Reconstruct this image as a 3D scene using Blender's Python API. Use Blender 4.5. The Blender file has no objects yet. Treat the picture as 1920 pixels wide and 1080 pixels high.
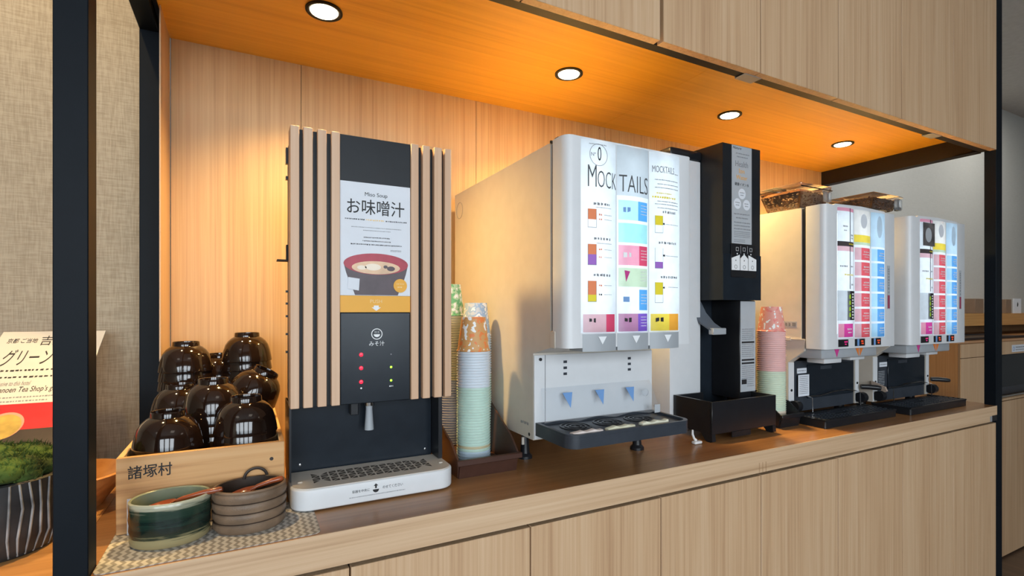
import bpy, bmesh, math, random
from mathutils import Vector, Matrix
random.seed(7)
SC = bpy.context.scene
COL = SC.collection
PI = math.pi

# ------------------------------------------------------------------ camera, world, big lights, exposure
cam_d = bpy.data.cameras.new('camera'); cam = bpy.data.objects.new('camera', cam_d); COL.objects.link(cam)
cam.location = (0, 0, 1.24)
cam.rotation_euler = (PI/2, 0, -math.atan2(497, 956))
cam_d.sensor_width = 36; cam_d.lens = 956/1920*36; cam_d.shift_y = 43/1920
cam_d.clip_start = .02
SC.camera = cam
SC.view_settings.view_transform = 'Standard'; SC.view_settings.look = 'None'
SC.view_settings.gamma = 1; SC.view_settings.use_curve_mapping = False
SC.view_settings.exposure = 0.0

W = bpy.data.worlds.new('world'); SC.world = W; W.use_nodes = True
bg = W.node_tree.nodes['Background']; bg.inputs[0].default_value = (.75, .87, 1, 1); bg.inputs[1].default_value = 1.0

def area(name, loc, rot, sx, sy, power, color):
    d = bpy.data.lights.new(name, 'AREA'); d.shape = 'RECTANGLE'; d.size = sx; d.size_y = sy
    d.energy = power; d.color = color
    o = bpy.data.objects.new(name, d); COL.objects.link(o); o.location = loc; o.rotation_euler = rot
    return o
# daylight through the windows of the wall behind the photographer
WIN = [(-2.85, -1.90), (-1.65, -.70), (-.45, .50), (.75, 1.70)]
for (a, b) in WIN:
    area('window_daylight', ((a+b)/2, -3.32, 1.55), (PI/2-math.radians(34), 0, 0), b-a, 1.9, 58, (.86, .935, 1))
# unseen overhead fill lights for the room
for x in (-1.6, .8, 3.2):
    area('room_fill_light', (x, -1.1, 2.78), (0, 0, 0), .6, .6, 2, (1, .90, .78))
for x in (3.3, 4.6): area('room_fill_light', (x, 1.15, 2.78), (0, 0, 0), .4, .4, 8, (1, .95, .86))  # added overhead to brighten the grey wall at the right

# ------------------------------------------------------------------ materials
MATS = {}
def nmat(name):
    m = bpy.data.materials.new(name); m.use_nodes = True
    MATS[name] = m
    return m, m.node_tree.nodes, m.node_tree.links, m.node_tree.nodes['Principled BSDF']
def flat(name, col, rough=.5, metal=0, emit=None, es=0, trans=0, ior=1.45, alpha=1, coat=0, var=.06, spec=.5, bump=0, bscale=400):
    m, N, L, b = nmat(name)
    b.inputs['Roughness'].default_value = rough; b.inputs['Metallic'].default_value = metal
    b.inputs['IOR'].default_value = ior; b.inputs['Transmission Weight'].default_value = trans
    b.inputs['Alpha'].default_value = alpha; b.inputs['Coat Weight'].default_value = coat
    b.inputs['Specular IOR Level'].default_value = spec
    if var > 0:
        t = N.new('ShaderNodeNewGeometry'); n = N.new('ShaderNodeTexNoise'); n.inputs['Scale'].default_value = 30
        n.inputs['Detail'].default_value = 4; L.new(t.outputs['Position'], n.inputs['Vector'])
        r = N.new('ShaderNodeValToRGB')
        r.color_ramp.elements[0].position = .3; r.color_ramp.elements[1].position = .7
        r.color_ramp.elements[0].color = (*[max(0, c*(1-var)) for c in col], 1)
        r.color_ramp.elements[1].color = (*[min(1, c*(1+var)) for c in col], 1)
        L.new(n.outputs['Fac'], r.inputs['Fac']); L.new(r.outputs['Color'], b.inputs['Base Color'])
    else:
        b.inputs['Base Color'].default_value = (*col, 1)
    if bump:
        t = N.new('ShaderNodeNewGeometry'); n = N.new('ShaderNodeTexNoise'); n.inputs['Scale'].default_value = bscale
        L.new(t.outputs['Position'], n.inputs['Vector'])
        bp = N.new('ShaderNodeBump'); bp.inputs['Strength'].default_value = bump; bp.inputs['Distance'].default_value = .001
        L.new(n.outputs['Fac'], bp.inputs['Height']); L.new(bp.outputs['Normal'], b.inputs['Normal'])
    if emit:
        b.inputs['Emission Color'].default_value = (*emit, 1); b.inputs['Emission Strength'].default_value = es
    return m
def wood(name, dark, mid, light, axis='z', fine=170, rough=.45, stretch=.012, band=5.5, bandamt=.35, coat=0):
    """veneer: fine straight grain lines along one axis plus broad soft bands"""
    m, N, L, b = nmat(name)
    g = N.new('ShaderNodeNewGeometry')
    def noise(scale, st, detail, seed=0):
        mp = N.new('ShaderNodeMapping')
        s = [scale]*3; s['xyz'.index(axis)] = scale*st
        mp.inputs['Scale'].default_value = s; mp.inputs['Location'].default_value = (seed, seed*1.7, seed*.6)
        L.new(g.outputs['Position'], mp.inputs['Vector'])
        n = N.new('ShaderNodeTexNoise'); n.inputs['Scale'].default_value = 1; n.inputs['Detail'].default_value = detail
        n.inputs['Roughness'].default_value = .6
        L.new(mp.outputs['Vector'], n.inputs['Vector']); return n.outputs['Fac']
    f1 = noise(fine, stretch, 3); f2 = noise(band, .07, 2, 3.1); f3 = noise(fine*.33, stretch*1.3, 2, 7.7)
    mx = N.new('ShaderNodeMath'); mx.operation = 'MULTIPLY_ADD'; L.new(f1, mx.inputs[0]); mx.inputs[1].default_value = .42
    m2 = N.new('ShaderNodeMath'); m2.operation = 'MULTIPLY_ADD'; L.new(f2, m2.inputs[0]); m2.inputs[1].default_value = bandamt
    m3 = N.new('ShaderNodeMath'); m3.operation = 'MULTIPLY'; L.new(f3, m3.inputs[0]); m3.inputs[1].default_value = .58-bandamt
    L.new(m3.outputs[0], m2.inputs[2]); L.new(m2.outputs[0], mx.inputs[2])
    r = N.new('ShaderNodeValToRGB'); e = r.color_ramp.elements
    e[0].position = .36; e[0].color = (*dark, 1); e[1].position = .64; e[1].color = (*light, 1)
    k = e.new(.49); k.color = (*mid, 1)
    L.new(mx.outputs[0], r.inputs['Fac']); L.new(r.outputs['Color'], b.inputs['Base Color'])
    b.inputs['Roughness'].default_value = rough; b.inputs['Coat Weight'].default_value = coat
    bp = N.new('ShaderNodeBump'); bp.inputs['Strength'].default_value = .12; bp.inputs['Distance'].default_value = .0006
    L.new(f1, bp.inputs['Height']); L.new(bp.outputs['Normal'], b.inputs['Normal'])
    return m
def sheet(name, col, diff=.35):
    """thin translucent printed film of a light box"""
    m, N, L, b = nmat(name)
    N.remove(b); out = N['Material Output']
    g = N.new('ShaderNodeNewGeometry'); n = N.new('ShaderNodeTexNoise'); n.inputs['Scale'].default_value = 45; n.inputs['Detail'].default_value = 2
    L.new(g.outputs['Position'], n.inputs['Vector'])
    r = N.new('ShaderNodeValToRGB'); r.color_ramp.elements[0].position = .35; r.color_ramp.elements[1].position = .65
    r.color_ramp.elements[0].color = (*[c*.93 for c in col], 1); r.color_ramp.elements[1].color = (*col, 1)
    L.new(n.outputs['Fac'], r.inputs['Fac'])
    t = N.new('ShaderNodeBsdfTranslucent'); d = N.new('ShaderNodeBsdfDiffuse'); gl = N.new('ShaderNodeBsdfGlossy')
    gl.inputs['Roughness'].default_value = .25
    L.new(r.outputs['Color'], t.inputs['Color']); L.new(r.outputs['Color'], d.inputs['Color'])
    mx = N.new('ShaderNodeMixShader'); mx.inputs[0].default_value = diff
    L.new(t.outputs[0], mx.inputs[1]); L.new(d.outputs[0], mx.inputs[2])
    m2 = N.new('ShaderNodeMixShader'); m2.inputs[0].default_value = .04
    L.new(mx.outputs[0], m2.inputs[1]); L.new(gl.outputs[0], m2.inputs[2]); L.new(m2.outputs[0], out.inputs['Surface'])
    return m
def clear(name, col, refl=.1, rough=.05, haze=.1):
    """thin clear plastic wall"""
    m, N, L, b = nmat(name); N.remove(b); out = N['Material Output']
    t = N.new('ShaderNodeBsdfTransparent'); t.inputs['Color'].default_value = (*col, 1)
    g = N.new('ShaderNodeBsdfGlossy'); g.inputs['Roughness'].default_value = rough
    d = N.new('ShaderNodeBsdfDiffuse'); d.inputs['Color'].default_value = (*col, 1)
    fr = N.new('ShaderNodeFresnel'); fr.inputs['IOR'].default_value = 1.35
    ma = N.new('ShaderNodeMath'); ma.operation = 'ADD'; ma.inputs[1].default_value = refl; L.new(fr.outputs[0], ma.inputs[0])
    m1 = N.new('ShaderNodeMixShader'); m1.inputs[0].default_value = haze
    L.new(t.outputs[0], m1.inputs[1]); L.new(d.outputs[0], m1.inputs[2])
    m2 = N.new('ShaderNodeMixShader'); L.new(ma.outputs[0], m2.inputs[0]); L.new(m1.outputs[0], m2.inputs[1]); L.new(g.outputs[0], m2.inputs[2])
    L.new(m2.outputs[0], out.inputs['Surface']); return m
def weave(name, c1, c2):
    m, N, L, b = nmat(name)
    g = N.new('ShaderNodeNewGeometry'); outs = []
    for s in ((420, 420, 30), (30, 30, 420)):
        mp = N.new('ShaderNodeMapping'); mp.inputs['Scale'].default_value = s; L.new(g.outputs['Position'], mp.inputs['Vector'])
        n = N.new('ShaderNodeTexNoise'); n.inputs['Scale'].default_value = 1; n.inputs['Detail'].default_value = 3
        L.new(mp.outputs['Vector'], n.inputs['Vector']); outs.append(n.outputs['Fac'])
    a = N.new('ShaderNodeMath'); a.operation = 'ADD'; L.new(outs[0], a.inputs[0]); L.new(outs[1], a.inputs[1])
    r = N.new('ShaderNodeValToRGB'); e = r.color_ramp.elements
    h = N.new('ShaderNodeMath'); h.operation = 'MULTIPLY'; h.inputs[1].default_value = .5; L.new(a.outputs[0], h.inputs[0])
    e[0].position = .38; e[0].color = (*c1, 1); e[1].position = .6; e[1].color = (*c2, 1)
    L.new(h.outputs[0], r.inputs['Fac']); L.new(r.outputs['Color'], b.inputs['Base Color'])
    b.inputs['Roughness'].default_value = .85
    bp = N.new('ShaderNodeBump'); bp.inputs['Strength'].default_value = .3; bp.inputs['Distance'].default_value = .001
    L.new(h.outputs[0], bp.inputs['Height']); L.new(bp.outputs['Normal'], b.inputs['Normal']); return m

V = wood('veneer_vertical', (.44, .265, .145), (.56, .365, .21), (.645, .455, .285), 'z', fine=210, band=7)
VB = wood('veneer_back_panel', (.40, .235, .10), (.52, .325, .15), (.60, .40, .20), 'z', fine=210, band=6)
VH = wood('veneer_edge_horizontal', (.45, .285, .16), (.58, .39, .235), (.66, .475, .305), 'x', band=20, bandamt=.2)
SOF = wood('warm_glow_veneer_soffit', (.66, .31, .022), (.76, .375, .030), (.84, .44, .042), 'x', fine=110, band=14, bandamt=.28, rough=.4)  # veneer deepened to orange, the warm light's glow is put into its colour
TOP = wood('brown_worktop', (.23, .105, .038), (.31, .150, .058), (.38, .195, .080), 'x', fine=120, band=9, rough=.28)
PINE = wood('pine_box', (.30, .125, .04), (.60, .33, .13), (.68, .41, .19), 'x', fine=70, stretch=.03, band=30, bandamt=.1, rough=.55)
SLAT = wood('beech_slat', (.49, .295, .175), (.60, .385, .245), (.66, .45, .30), 'z', fine=140, rough=.5)
TRAYW = wood('orange_wood_bowl', (.34, .13, .035), (.48, .22, .07), (.56, .28, .10), 'x', fine=60, stretch=.08, rough=.3, coat=.3)
SIDEW = wood('brown_side_panel', (.24, .12, .05), (.30, .16, .07), (.36, .20, .09), 'z', rough=.5)
FLOORW = wood('dark_plank_floor', (.05, .03, .02), (.09, .055, .035), (.13, .08, .05), 'y', fine=60, rough=.4)
FABRIC = weave('beige_fabric_wall', (.31, .26, .185), (.43, .37, .275))
GREYW = weave('grey_plaster_wall', (.50, .51, .49), (.55, .56, .54))
CEILP = flat('white_ceiling_paint', (.55, .55, .54), .9)
STEEL = flat('black_steel', (.006, .009, .013), .5, spec=.12, bump=.05)
STEELB = flat('brown_black_steel', (.010, .008, .007), .5, spec=.25)
WHITE = flat('white_plastic', (.66, .68, .70), .35, var=.02)
SHELL = flat('warm_white_paint', (.62, .57, .50), .45, var=.03)
GREYP = flat('light_grey_plastic', (.36, .39, .42), .35, var=.03)
DGREY = flat('dark_grey_plastic', (.036, .043, .055), .35, var=.1)
BLACK = flat('black_plastic', (.012, .013, .016), .3, var=.1)
BLACKM = flat('black_matt_panel', (.011, .014, .018), .42, var=.1, spec=.3)
BLUEBLK = flat('blue_black_panel', (.012, .017, .024), .25, var=.1, spec=.3)
CHROME = flat('chrome', (.75, .75, .76), .15, 1, var=0)
GREYCLIP = flat('grey_clip', (.30, .30, .31), .4)
INK = flat('black_ink', (.015, .015, .017), .6, var=0)
INKD = flat('charcoal_ink', (.06, .065, .07), .6, var=0)
INKG = flat('grey_ink', (.22, .23, .25), .6, var=0)
INKW = flat('white_ink', (.80, .82, .84), .5, var=0)
PAPER = flat('white_paper', (.70, .74, .80), .6, var=.02)
PAPERG = flat('grey_label_paper', (.42, .45, .48), .6, var=.03)
ORANGEP = flat('amber_print', (.80, .40, .045), .5, var=.02)
AMBERT = flat('pale_amber_ink', (.85, .62, .30), .6, var=0)
REDP = flat('red_print', (.36, .02, .045), .4, var=.2)
MAROON = flat('dark_bowl_print', (.07, .045, .055), .4, var=.2)
BROTH = flat('broth_print', (.72, .50, .33), .5, var=.18)
TOFU = flat('cream_print', (.85, .75, .62), .5, var=.05)
LACQ = flat('brown_black_lacquer', (.012, .006, .004), .08, coat=.3, var=.2)
SPOON = flat('red_brown_lacquer_wood', (.26, .06, .02), .22, coat=.4, var=.2)
GLAZE_G = None
BROWNBIN = flat('dark_brown_plastic', (.060, .026, .018), .38, var=.12)
MATM = None
GLOWT = flat('light_box_tube', (1, 1, 1), .5, emit=(.84, .93, 1), es=4.2, var=0)
LAMP = flat('downlight_lens', (1, 1, 1), .4, emit=(1, .80, .50), es=22, var=0)
LEDR = flat('red_led', (.8, .02, .03), .3, emit=(1, .004, .02), es=4, var=0)
LEDG = flat('green_led', (.2, .8, .03), .3, emit=(.35, 1, .03), es=3, var=0)
LEDO = flat('orange_led_digit', (.6, .06, .02), .3, emit=(1, .10, .02), es=.7, var=0)
LEDM = flat('magenta_led_digit', (.6, .02, .2), .3, emit=(.9, .03, .22), es=.6, var=0)
BLUETRI = flat('blue_arrow', (.16, .32, .62), .5, var=0)
MAGTRI = flat('magenta_arrow', (.55, .05, .26), .5, var=0)
ORATRI = flat('orange_arrow', (.70, .20, .04), .5, var=0)
CLEAR = clear('clear_plastic', (.93, .95, .97), .0, .22, .12)
CLEARB = clear('amber_clear_plastic', (.95, .90, .84), .06, .05, .05)
GLASSW = clear('window_glass', (.95, .97, .98), .02, .02, .02)
BEAN = flat('roasted_coffee_beans', (.10, .042, .016), .4, var=.5, bump=1, bscale=160)
S_W = sheet('lit_white', (.82, .87, .90)); S_G = sheet('lit_pale_grey', (.55, .60, .63))
S_BLUE = sheet('lit_blue', (.10, .36, .72)); S_LBLUE = sheet('lit_light_blue', (.45, .72, .88)); S_TEAL = sheet('lit_teal', (.36, .72, .72))
S_RED = sheet('lit_red', (.62, .07, .14)); S_PINK = sheet('lit_pink', (.74, .32, .42)); S_SAGE = sheet('lit_sage', (.50, .62, .45))
S_PURP = sheet('lit_purple', (.20, .10, .50)); S_MAUVE = sheet('lit_mauve', (.46, .22, .36)); S_YEL = sheet('lit_yellow', (.80, .62, .08)); S_ORA = sheet('lit_orange', (.82, .38, .05))
S_CORAL = sheet('lit_coral', (.64, .10, .12)); S_ROSE = sheet('lit_rose', (.66, .42, .46)); S_SKY = sheet('lit_sky', (.12, .36, .70)); S_MAG = sheet('lit_magenta', (.62, .06, .30))
S_CREAM = sheet('lit_cream', (.82, .80, .76)); S_ICE = sheet('lit_ice', (.55, .72, .84)); S_BLK = sheet('lit_black', (.012, .014, .016)); S_LIME = sheet('lit_lime', (.48, .80, .05))
S_BROWN = sheet('lit_brown', (.05, .04, .04))

def glaze(name, bands, rough, zref, zh):
    """ceramic glaze whose colour changes with height, wobbling bands"""
    m, N, L, b = nmat(name)
    g = N.new('ShaderNodeNewGeometry'); sx = N.new('ShaderNodeSeparateXYZ'); L.new(g.outputs['Position'], sx.inputs[0])
    mp = N.new('ShaderNodeMapping'); mp.inputs['Scale'].default_value = (25, 25, 330); L.new(g.outputs['Position'], mp.inputs['Vector'])
    n = N.new('ShaderNodeTexNoise'); n.inputs['Scale'].default_value = 1; n.inputs['Detail'].default_value = 3; L.new(mp.outputs['Vector'], n.inputs['Vector'])
    a = N.new('ShaderNodeMath'); a.operation = 'SUBTRACT'; L.new(sx.outputs['Z'], a.inputs[0]); a.inputs[1].default_value = zref
    d = N.new('ShaderNodeMath'); d.operation = 'DIVIDE'; L.new(a.outputs[0], d.inputs[0]); d.inputs[1].default_value = zh
    w = N.new('ShaderNodeMath'); w.operation = 'MULTIPLY_ADD'; L.new(n.outputs['Fac'], w.inputs[0]); w.inputs[1].default_value = .34; L.new(d.outputs[0], w.inputs[2])
    s = N.new('ShaderNodeMath'); s.operation = 'SUBTRACT'; L.new(w.outputs[0], s.inputs[0]); s.inputs[1].default_value = .17
    r = N.new('ShaderNodeValToRGB'); e = r.color_ramp.elements
    e[0].position = bands[0][0]; e[0].color = (*bands[0][1], 1); e[1].position = bands[-1][0]; e[1].color = (*bands[-1][1], 1)
    for p, c in bands[1:-1]:
        k = e.new(p); k.color = (*c, 1)
    L.new(s.outputs[0], r.inputs['Fac']); L.new(r.outputs['Color'], b.inputs['Base Color']); b.inputs['Roughness'].default_value = rough
    return m
GLAZE_G = glaze('dark_green_glaze', [(0, (.30, .24, .12)), (.18, (.26, .23, .12)), (.25, (.012, .026, .018)), (.42, (.006, .014, .012)), (.52, (.014, .034, .026)), (.60, (.006, .016, .014)), (.72, (.014, .036, .026)), (.84, (.022, .045, .03)), (.93, (.34, .34, .25)), (1, (.40, .40, .30))], .18, .902, .062)
GLAZE_I = flat('celadon_glaze', (.20, .23, .16), .15, var=.15)
GLAZE_B = flat('brown_stoneware', (.17, .115, .075), .5, var=.3, bump=.4)
GLAZE_D = flat('dark_brown_stoneware', (.045, .03, .022), .4, var=.3)
RUST = flat('dark_iron', (.03, .022, .018), .5)
POTM = flat('charcoal_ceramic', (.02, .02, .021), .5, var=.5); POTR = flat('silver_grey_rib', (.20, .20, .20), .5, var=.7)
MOSS = flat('green_moss', (.050, .085, .012), .9, var=.7)

def zigzag():
    m, N, L, b = nmat('chevron_cloth')
    g = N.new('ShaderNodeNewGeometry'); s = N.new('ShaderNodeSeparateXYZ'); L.new(g.outputs['Position'], s.inputs[0])
    def ma(op, i0, i1):
        q = N.new('ShaderNodeMath'); q.operation = op
        for k, i in enumerate((i0, i1)):
            if isinstance(i, (int, float)): q.inputs[k].default_value = i
            elif i is not None: L.new(i, q.inputs[k])
        return q.outputs[0]
    pp = ma('PINGPONG', s.outputs['Y'], .0080)
    x = ma('ADD', s.outputs['X'], ma('MULTIPLY', pp, .62))
    f = ma('PINGPONG', x, .0052)
    f = ma('DIVIDE', f, .0052)
    r = N.new('ShaderNodeValToRGB'); e = r.color_ramp.elements
    e[0].position = .36; e[0].color = (.24, .225, .20, 1); e[1].position = .60; e[1].color = (.47, .45, .41, 1)
    L.new(f, r.inputs['Fac']); L.new(r.outputs['Color'], b.inputs['Base Color']); b.inputs['Roughness'].default_value = .8
    bp = N.new('ShaderNodeBump'); bp.inputs['Strength'].default_value = .5; bp.inputs['Distance'].default_value = .0006
    L.new(f, bp.inputs['Height']); L.new(bp.outputs['Normal'], b.inputs['Normal']); return m
MATM = zigzag()
def cupmat(name, base, blot, thr=.58, scale=85, white=(.85, .86, .85)):
    """paper cup with a blotchy print"""
    m, N, L, b = nmat(name)
    g = N.new('ShaderNodeNewGeometry'); n = N.new('ShaderNodeTexNoise'); n.inputs['Scale'].default_value = scale; n.inputs['Detail'].default_value = 1
    L.new(g.outputs['Position'], n.inputs['Vector'])
    r = N.new('ShaderNodeValToRGB'); e = r.color_ramp.elements
    e[0].position = 1-thr-.02; e[0].color = (*blot, 1); e[1].position = thr+.02; e[1].color = (*white, 1)
    k = e.new(1-thr); k.color = (*base, 1); k = e.new(thr); k.color = (*base, 1)
    L.new(n.outputs['Fac'], r.inputs['Fac']); L.new(r.outputs['Color'], b.inputs['Base Color']); b.inputs['Roughness'].default_value = .55
    return m
CUP = {'white': flat('paper_cup_white', (.62, .68, .74), .6, var=.03), 'mint': flat('paper_cup_mint', (.50, .66, .58), .6, var=.05),
       'ice': flat('paper_cup_ice', (.52, .64, .74), .6, var=.04), 'tan': flat('paper_cup_tan', (.52, .46, .30), .6, var=.05),
       'grey': flat('paper_cup_lilac', (.38, .36, .42), .6, var=.05), 'pink': flat('paper_cup_pink', (.74, .46, .44), .6, var=.05),
       'orange': flat('paper_cup_apricot', (.62, .36, .18), .6, var=.05),
       'pmint': flat('paper_cup_pale_mint', (.58, .68, .54), .6, var=.05), 'peach': flat('paper_cup_peach', (.70, .60, .48), .6, var=.05),
       'p_orange': cupmat('printed_cup_orange', (.62, .33, .12), (.75, .22, .06), .60), 'p_green': cupmat('printed_cup_green', (.40, .60, .40), (.14, .42, .20), .56),
       'p_blue': cupmat('printed_cup_blue', (.34, .48, .66), (.55, .60, .66), .58), 'p_pink': cupmat('printed_cup_coral', (.76, .33, .27), (.74, .22, .20), .60),
       'p_blue2': cupmat('printed_cup_slate', (.30, .38, .48), (.5, .5, .55), .58)}

# ------------------------------------------------------------------ mesh helpers
ORG = {}
def BM(): return bmesh.new()
def box(bm, x0, x1, y0, y1, z0, z1, bev=0, seg=2, edges=None):
    r = bmesh.ops.create_cube(bm, size=1, matrix=Matrix.Translation(((x0+x1)/2, (y0+y1)/2, (z0+z1)/2)) @ Matrix.Diagonal((abs(x1-x0), abs(y1-y0), abs(z1-z0), 1)))
    if bev:
        vs = set(r['verts']); es = [e for e in bm.edges if e.verts[0] in vs and e.verts[1] in vs]
        if edges:
            k = 'xyz'.index(edges)
            es = [e for e in es if all(abs((e.verts[0].co-e.verts[1].co)[j]) < 1e-6 for j in range(3) if j != k)]
        bmesh.ops.bevel(bm, geom=es, offset=bev, segments=seg, affect='EDGES', profile=.5)
    return bm
def prism(bm, pts, axis, a, b):
    def P(p, t): return {'x': (t, p[0], p[1]), 'y': (p[0], t, p[1]), 'z': (p[0], p[1], t)}[axis]
    n = len(pts)
    A = [bm.verts.new(P(p, a)) for p in pts]; B = [bm.verts.new(P(p, b)) for p in pts]
    fs = [bm.faces.new(A[::-1]), bm.faces.new(B)]
    for i in range(n): fs.append(bm.faces.new((A[i], A[(i+1) % n], B[(i+1) % n], B[i])))
    bmesh.ops.recalc_face_normals(bm, faces=fs)
    return bm
def lathe(bm, prof, c=(0, 0, 0), n=32, sx=1, sy=1, closed=False):
    rings = []
    for r, z in prof:
        if r < 1e-6: rings.append([bm.verts.new((c[0], c[1], c[2]+z))])
        else: rings.append([bm.verts.new((c[0]+sx*r*math.cos(2*PI*i/n), c[1]+sy*r*math.sin(2*PI*i/n), c[2]+z)) for i in range(n)])
    fs = []
    for a, b in zip(rings, rings[1:]+([rings[0]] if closed else [])):
        for i in range(n):
            j = (i+1) % n
            if len(a) == 1 and len(b) == 1: continue
            if len(a) == 1: fs.append(bm.faces.new((a[0], b[i], b[j])))
            elif len(b) == 1: fs.append(bm.faces.new((a[i], b[0], a[j])))
            else: fs.append(bm.faces.new((a[i], b[i], b[j], a[j])))
    bmesh.ops.recalc_face_normals(bm, faces=fs)
    return bm
def tube(bm, pts, r, n=8, cap=True):
    pts = [Vector(p) for p in pts]; rs = r if isinstance(r, (list, tuple)) else [r]*len(pts)
    rings = []; up = None
    for i, p in enumerate(pts):
        d = (pts[min(i+1, len(pts)-1)]-pts[max(i-1, 0)]).normalized()
        if up is None: up = Vector((0, 0, 1)) if abs(d.z) < .9 else Vector((1, 0, 0))
        s = d.cross(up).normalized(); up = s.cross(d).normalized()
        rings.append([bm.verts.new(p+rs[i]*(math.cos(2*PI*k/n)*s+math.sin(2*PI*k/n)*up)) for k in range(n)])
    fs = []
    for a, b in zip(rings, rings[1:]):
        for k in range(n): fs.append(bm.faces.new((a[k], a[(k+1) % n], b[(k+1) % n], b[k])))
    if cap: fs += [bm.faces.new(rings[0]), bm.faces.new(rings[-1])]
    bmesh.ops.recalc_face_normals(bm, faces=fs)
    return bm
def cyl(bm, p0, p1, r, n=20): return tube(bm, [p0, p1], r, n)
def discY(bm, x, z, Y, r, t=.0006, n=28, rz=None):
    return prism(bm, [(x+r*math.cos(2*PI*i/n), z+(rz or r)*math.sin(2*PI*i/n)) for i in range(n)], 'y', Y, Y-t)
def ringY(bm, x, z, Y, r0, r1, t=.0006, n=32, a0=0, a1=2*PI):
    full = abs(a1-a0-2*PI) < 1e-6
    m = n if full else n+1; vs = []
    for i in range(m):
        a = a0+(a1-a0)*i/n
        vs.append([bm.verts.new((x+r*math.cos(a), y, z+r*math.sin(a))) for r, y in ((r0, Y), (r1, Y), (r1, Y-t), (r0, Y-t))])
    fs = []
    for i in range(n):
        a, b = vs[i], vs[(i+1) % m]
        for k in range(4): fs.append(bm.faces.new((a[k], a[(k+1) % 4], b[(k+1) % 4], b[k])))
    bmesh.ops.recalc_face_normals(bm, faces=fs); return bm
def xf(bm, M):
    bmesh.ops.transform(bm, matrix=M, verts=bm.verts); return bm

def finish(name, bm, mat, org, smooth=True):
    me = bpy.data.meshes.new(name)
    bmesh.ops.translate(bm, vec=-Vector(org), verts=bm.verts)
    bm.to_mesh(me); bm.free()
    me.materials.append(mat)
    if smooth:
        for p in me.polygons: p.use_smooth = True
        me.set_sharp_from_angle(angle=math.radians(38))
    o = bpy.data.objects.new(name, me); COL.objects.link(o)
    return o
def tag(o, label=None, cat=None, group=None, kind=None):
    if label: o['label'] = label
    if cat: o['category'] = cat
    if group: o['group'] = group
    if kind: o['kind'] = kind
    return o
def part(name, bm, mat, parent, label=None, kind=None):
    org = ORG[parent.name]
    o = finish(name, bm, mat, org); o.parent = parent; ORG[o.name] = org
    return tag(o, label, kind=kind)
def solo(name, bm, mat, label=None, cat=None, group=None, kind=None, org=None):
    if org is None:
        xs = [v.co for v in bm.verts]
        org = tuple((min(v[k] for v in xs)+max(v[k] for v in xs))/2 for k in (0, 1))+(min(v.z for v in xs),)
    o = finish(name, bm, mat, org); o.location = org; ORG[o.name] = tuple(org)
    return tag(o, label, cat, group, kind)
def thing(name, loc, label=None, cat=None, group=None, kind=None):
    o = bpy.data.objects.new(name, None); COL.objects.link(o); o.location = loc; o.empty_display_size = .05
    ORG[o.name] = tuple(loc); return tag(o, label, cat, group, kind)
def struct(name, bm, mat): return solo(name, bm, mat, kind='structure')
def copy_tree(o, parent=None, off=None, label=None):
    c = o.copy(); COL.objects.link(c); c.parent = parent
    if off is not None: c.location = Vector(o.location)+Vector(off); ORG[c.name] = tuple(c.location)
    if label: c['label'] = label
    for ch in list(o.children): copy_tree(ch, c)
    return c
def txt(parent, body, x0, x1, z0, z1, Y, mat, name='lettering', bold=0, shear=0, place=None, ext=.00025, label=None, keep=False):
    """lettering fitted into a rectangle; Y may be a function of x; place maps (x, z, t) to a point"""
    cu = bpy.data.curves.new('t', 'FONT'); cu.body = body; cu.size = 1; cu.extrude = .01; cu.offset = bold; cu.shear = shear
    cu.resolution_u = 3; cu.align_x = 'CENTER'
    to = bpy.data.objects.new('t', cu); COL.objects.link(to)
    dg = bpy.context.evaluated_depsgraph_get(); me = bpy.data.meshes.new_from_object(to.evaluated_get(dg))
    bpy.data.objects.remove(to); bpy.data.curves.remove(cu)
    if not len(me.vertices): return None
    xs = [v.co.x for v in me.vertices]; ys = [v.co.y for v in me.vertices]
    a, b, c, d = min(xs), max(xs), min(ys), max(ys)
    sx = (x1-x0)/(b-a); sz = (z1-z0)/(d-c)
    if keep: sx = sz = min(sx, sz)
    mx, mz = (x0+x1)/2, (z0+z1)/2
    bm = BM(); bm.from_mesh(me); bpy.data.meshes.remove(me)
    for v in bm.verts:
        x = mx+(v.co.x-(a+b)/2)*sx; z = mz+(v.co.y-(c+d)/2)*sz; t = ext if v.co.z > 0 else 0
        if place: v.co = place(x, z, t)
        else: v.co = (x, (Y(x) if callable(Y) else Y)-t, z)
    return part(name, bm, mat, parent, label)
def lines(parent, rows, Y, mat, name='small_print', place=None, ext=.0002):
    """rows of illegibly small print as broken little bars: (x0, x1, z, height)"""
    bm = BM()
    for (x0, x1, z, h) in rows:
        x = x0
        while x < x1-h*.3:
            w = min(random.uniform(.4, 1.0)*h, x1-x)
            P = []
            for (xx, zz) in ((x, z-h/2*random.uniform(.5, 1)), (x+w, z-h/2*random.uniform(.5, 1)), (x+w, z+h/2*random.uniform(.5, 1)), (x, z+h/2*random.uniform(.5, 1))):
                P.append((xx, zz))
            A = []
            for t in (0, ext):
                A.append([bm.verts.new(place(xx, zz, t) if place else (xx, (Y(xx) if callable(Y) else Y)-t, zz)) for xx, zz in P])
            bm.faces.new(A[1])
            for i in range(4): bm.faces.new((A[0][i], A[0][(i+1) % 4], A[1][(i+1) % 4], A[1][i]))
            x += w+random.uniform(.25, .6)*h
    return part(name, bm, mat, parent, kind='stuff')

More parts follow.
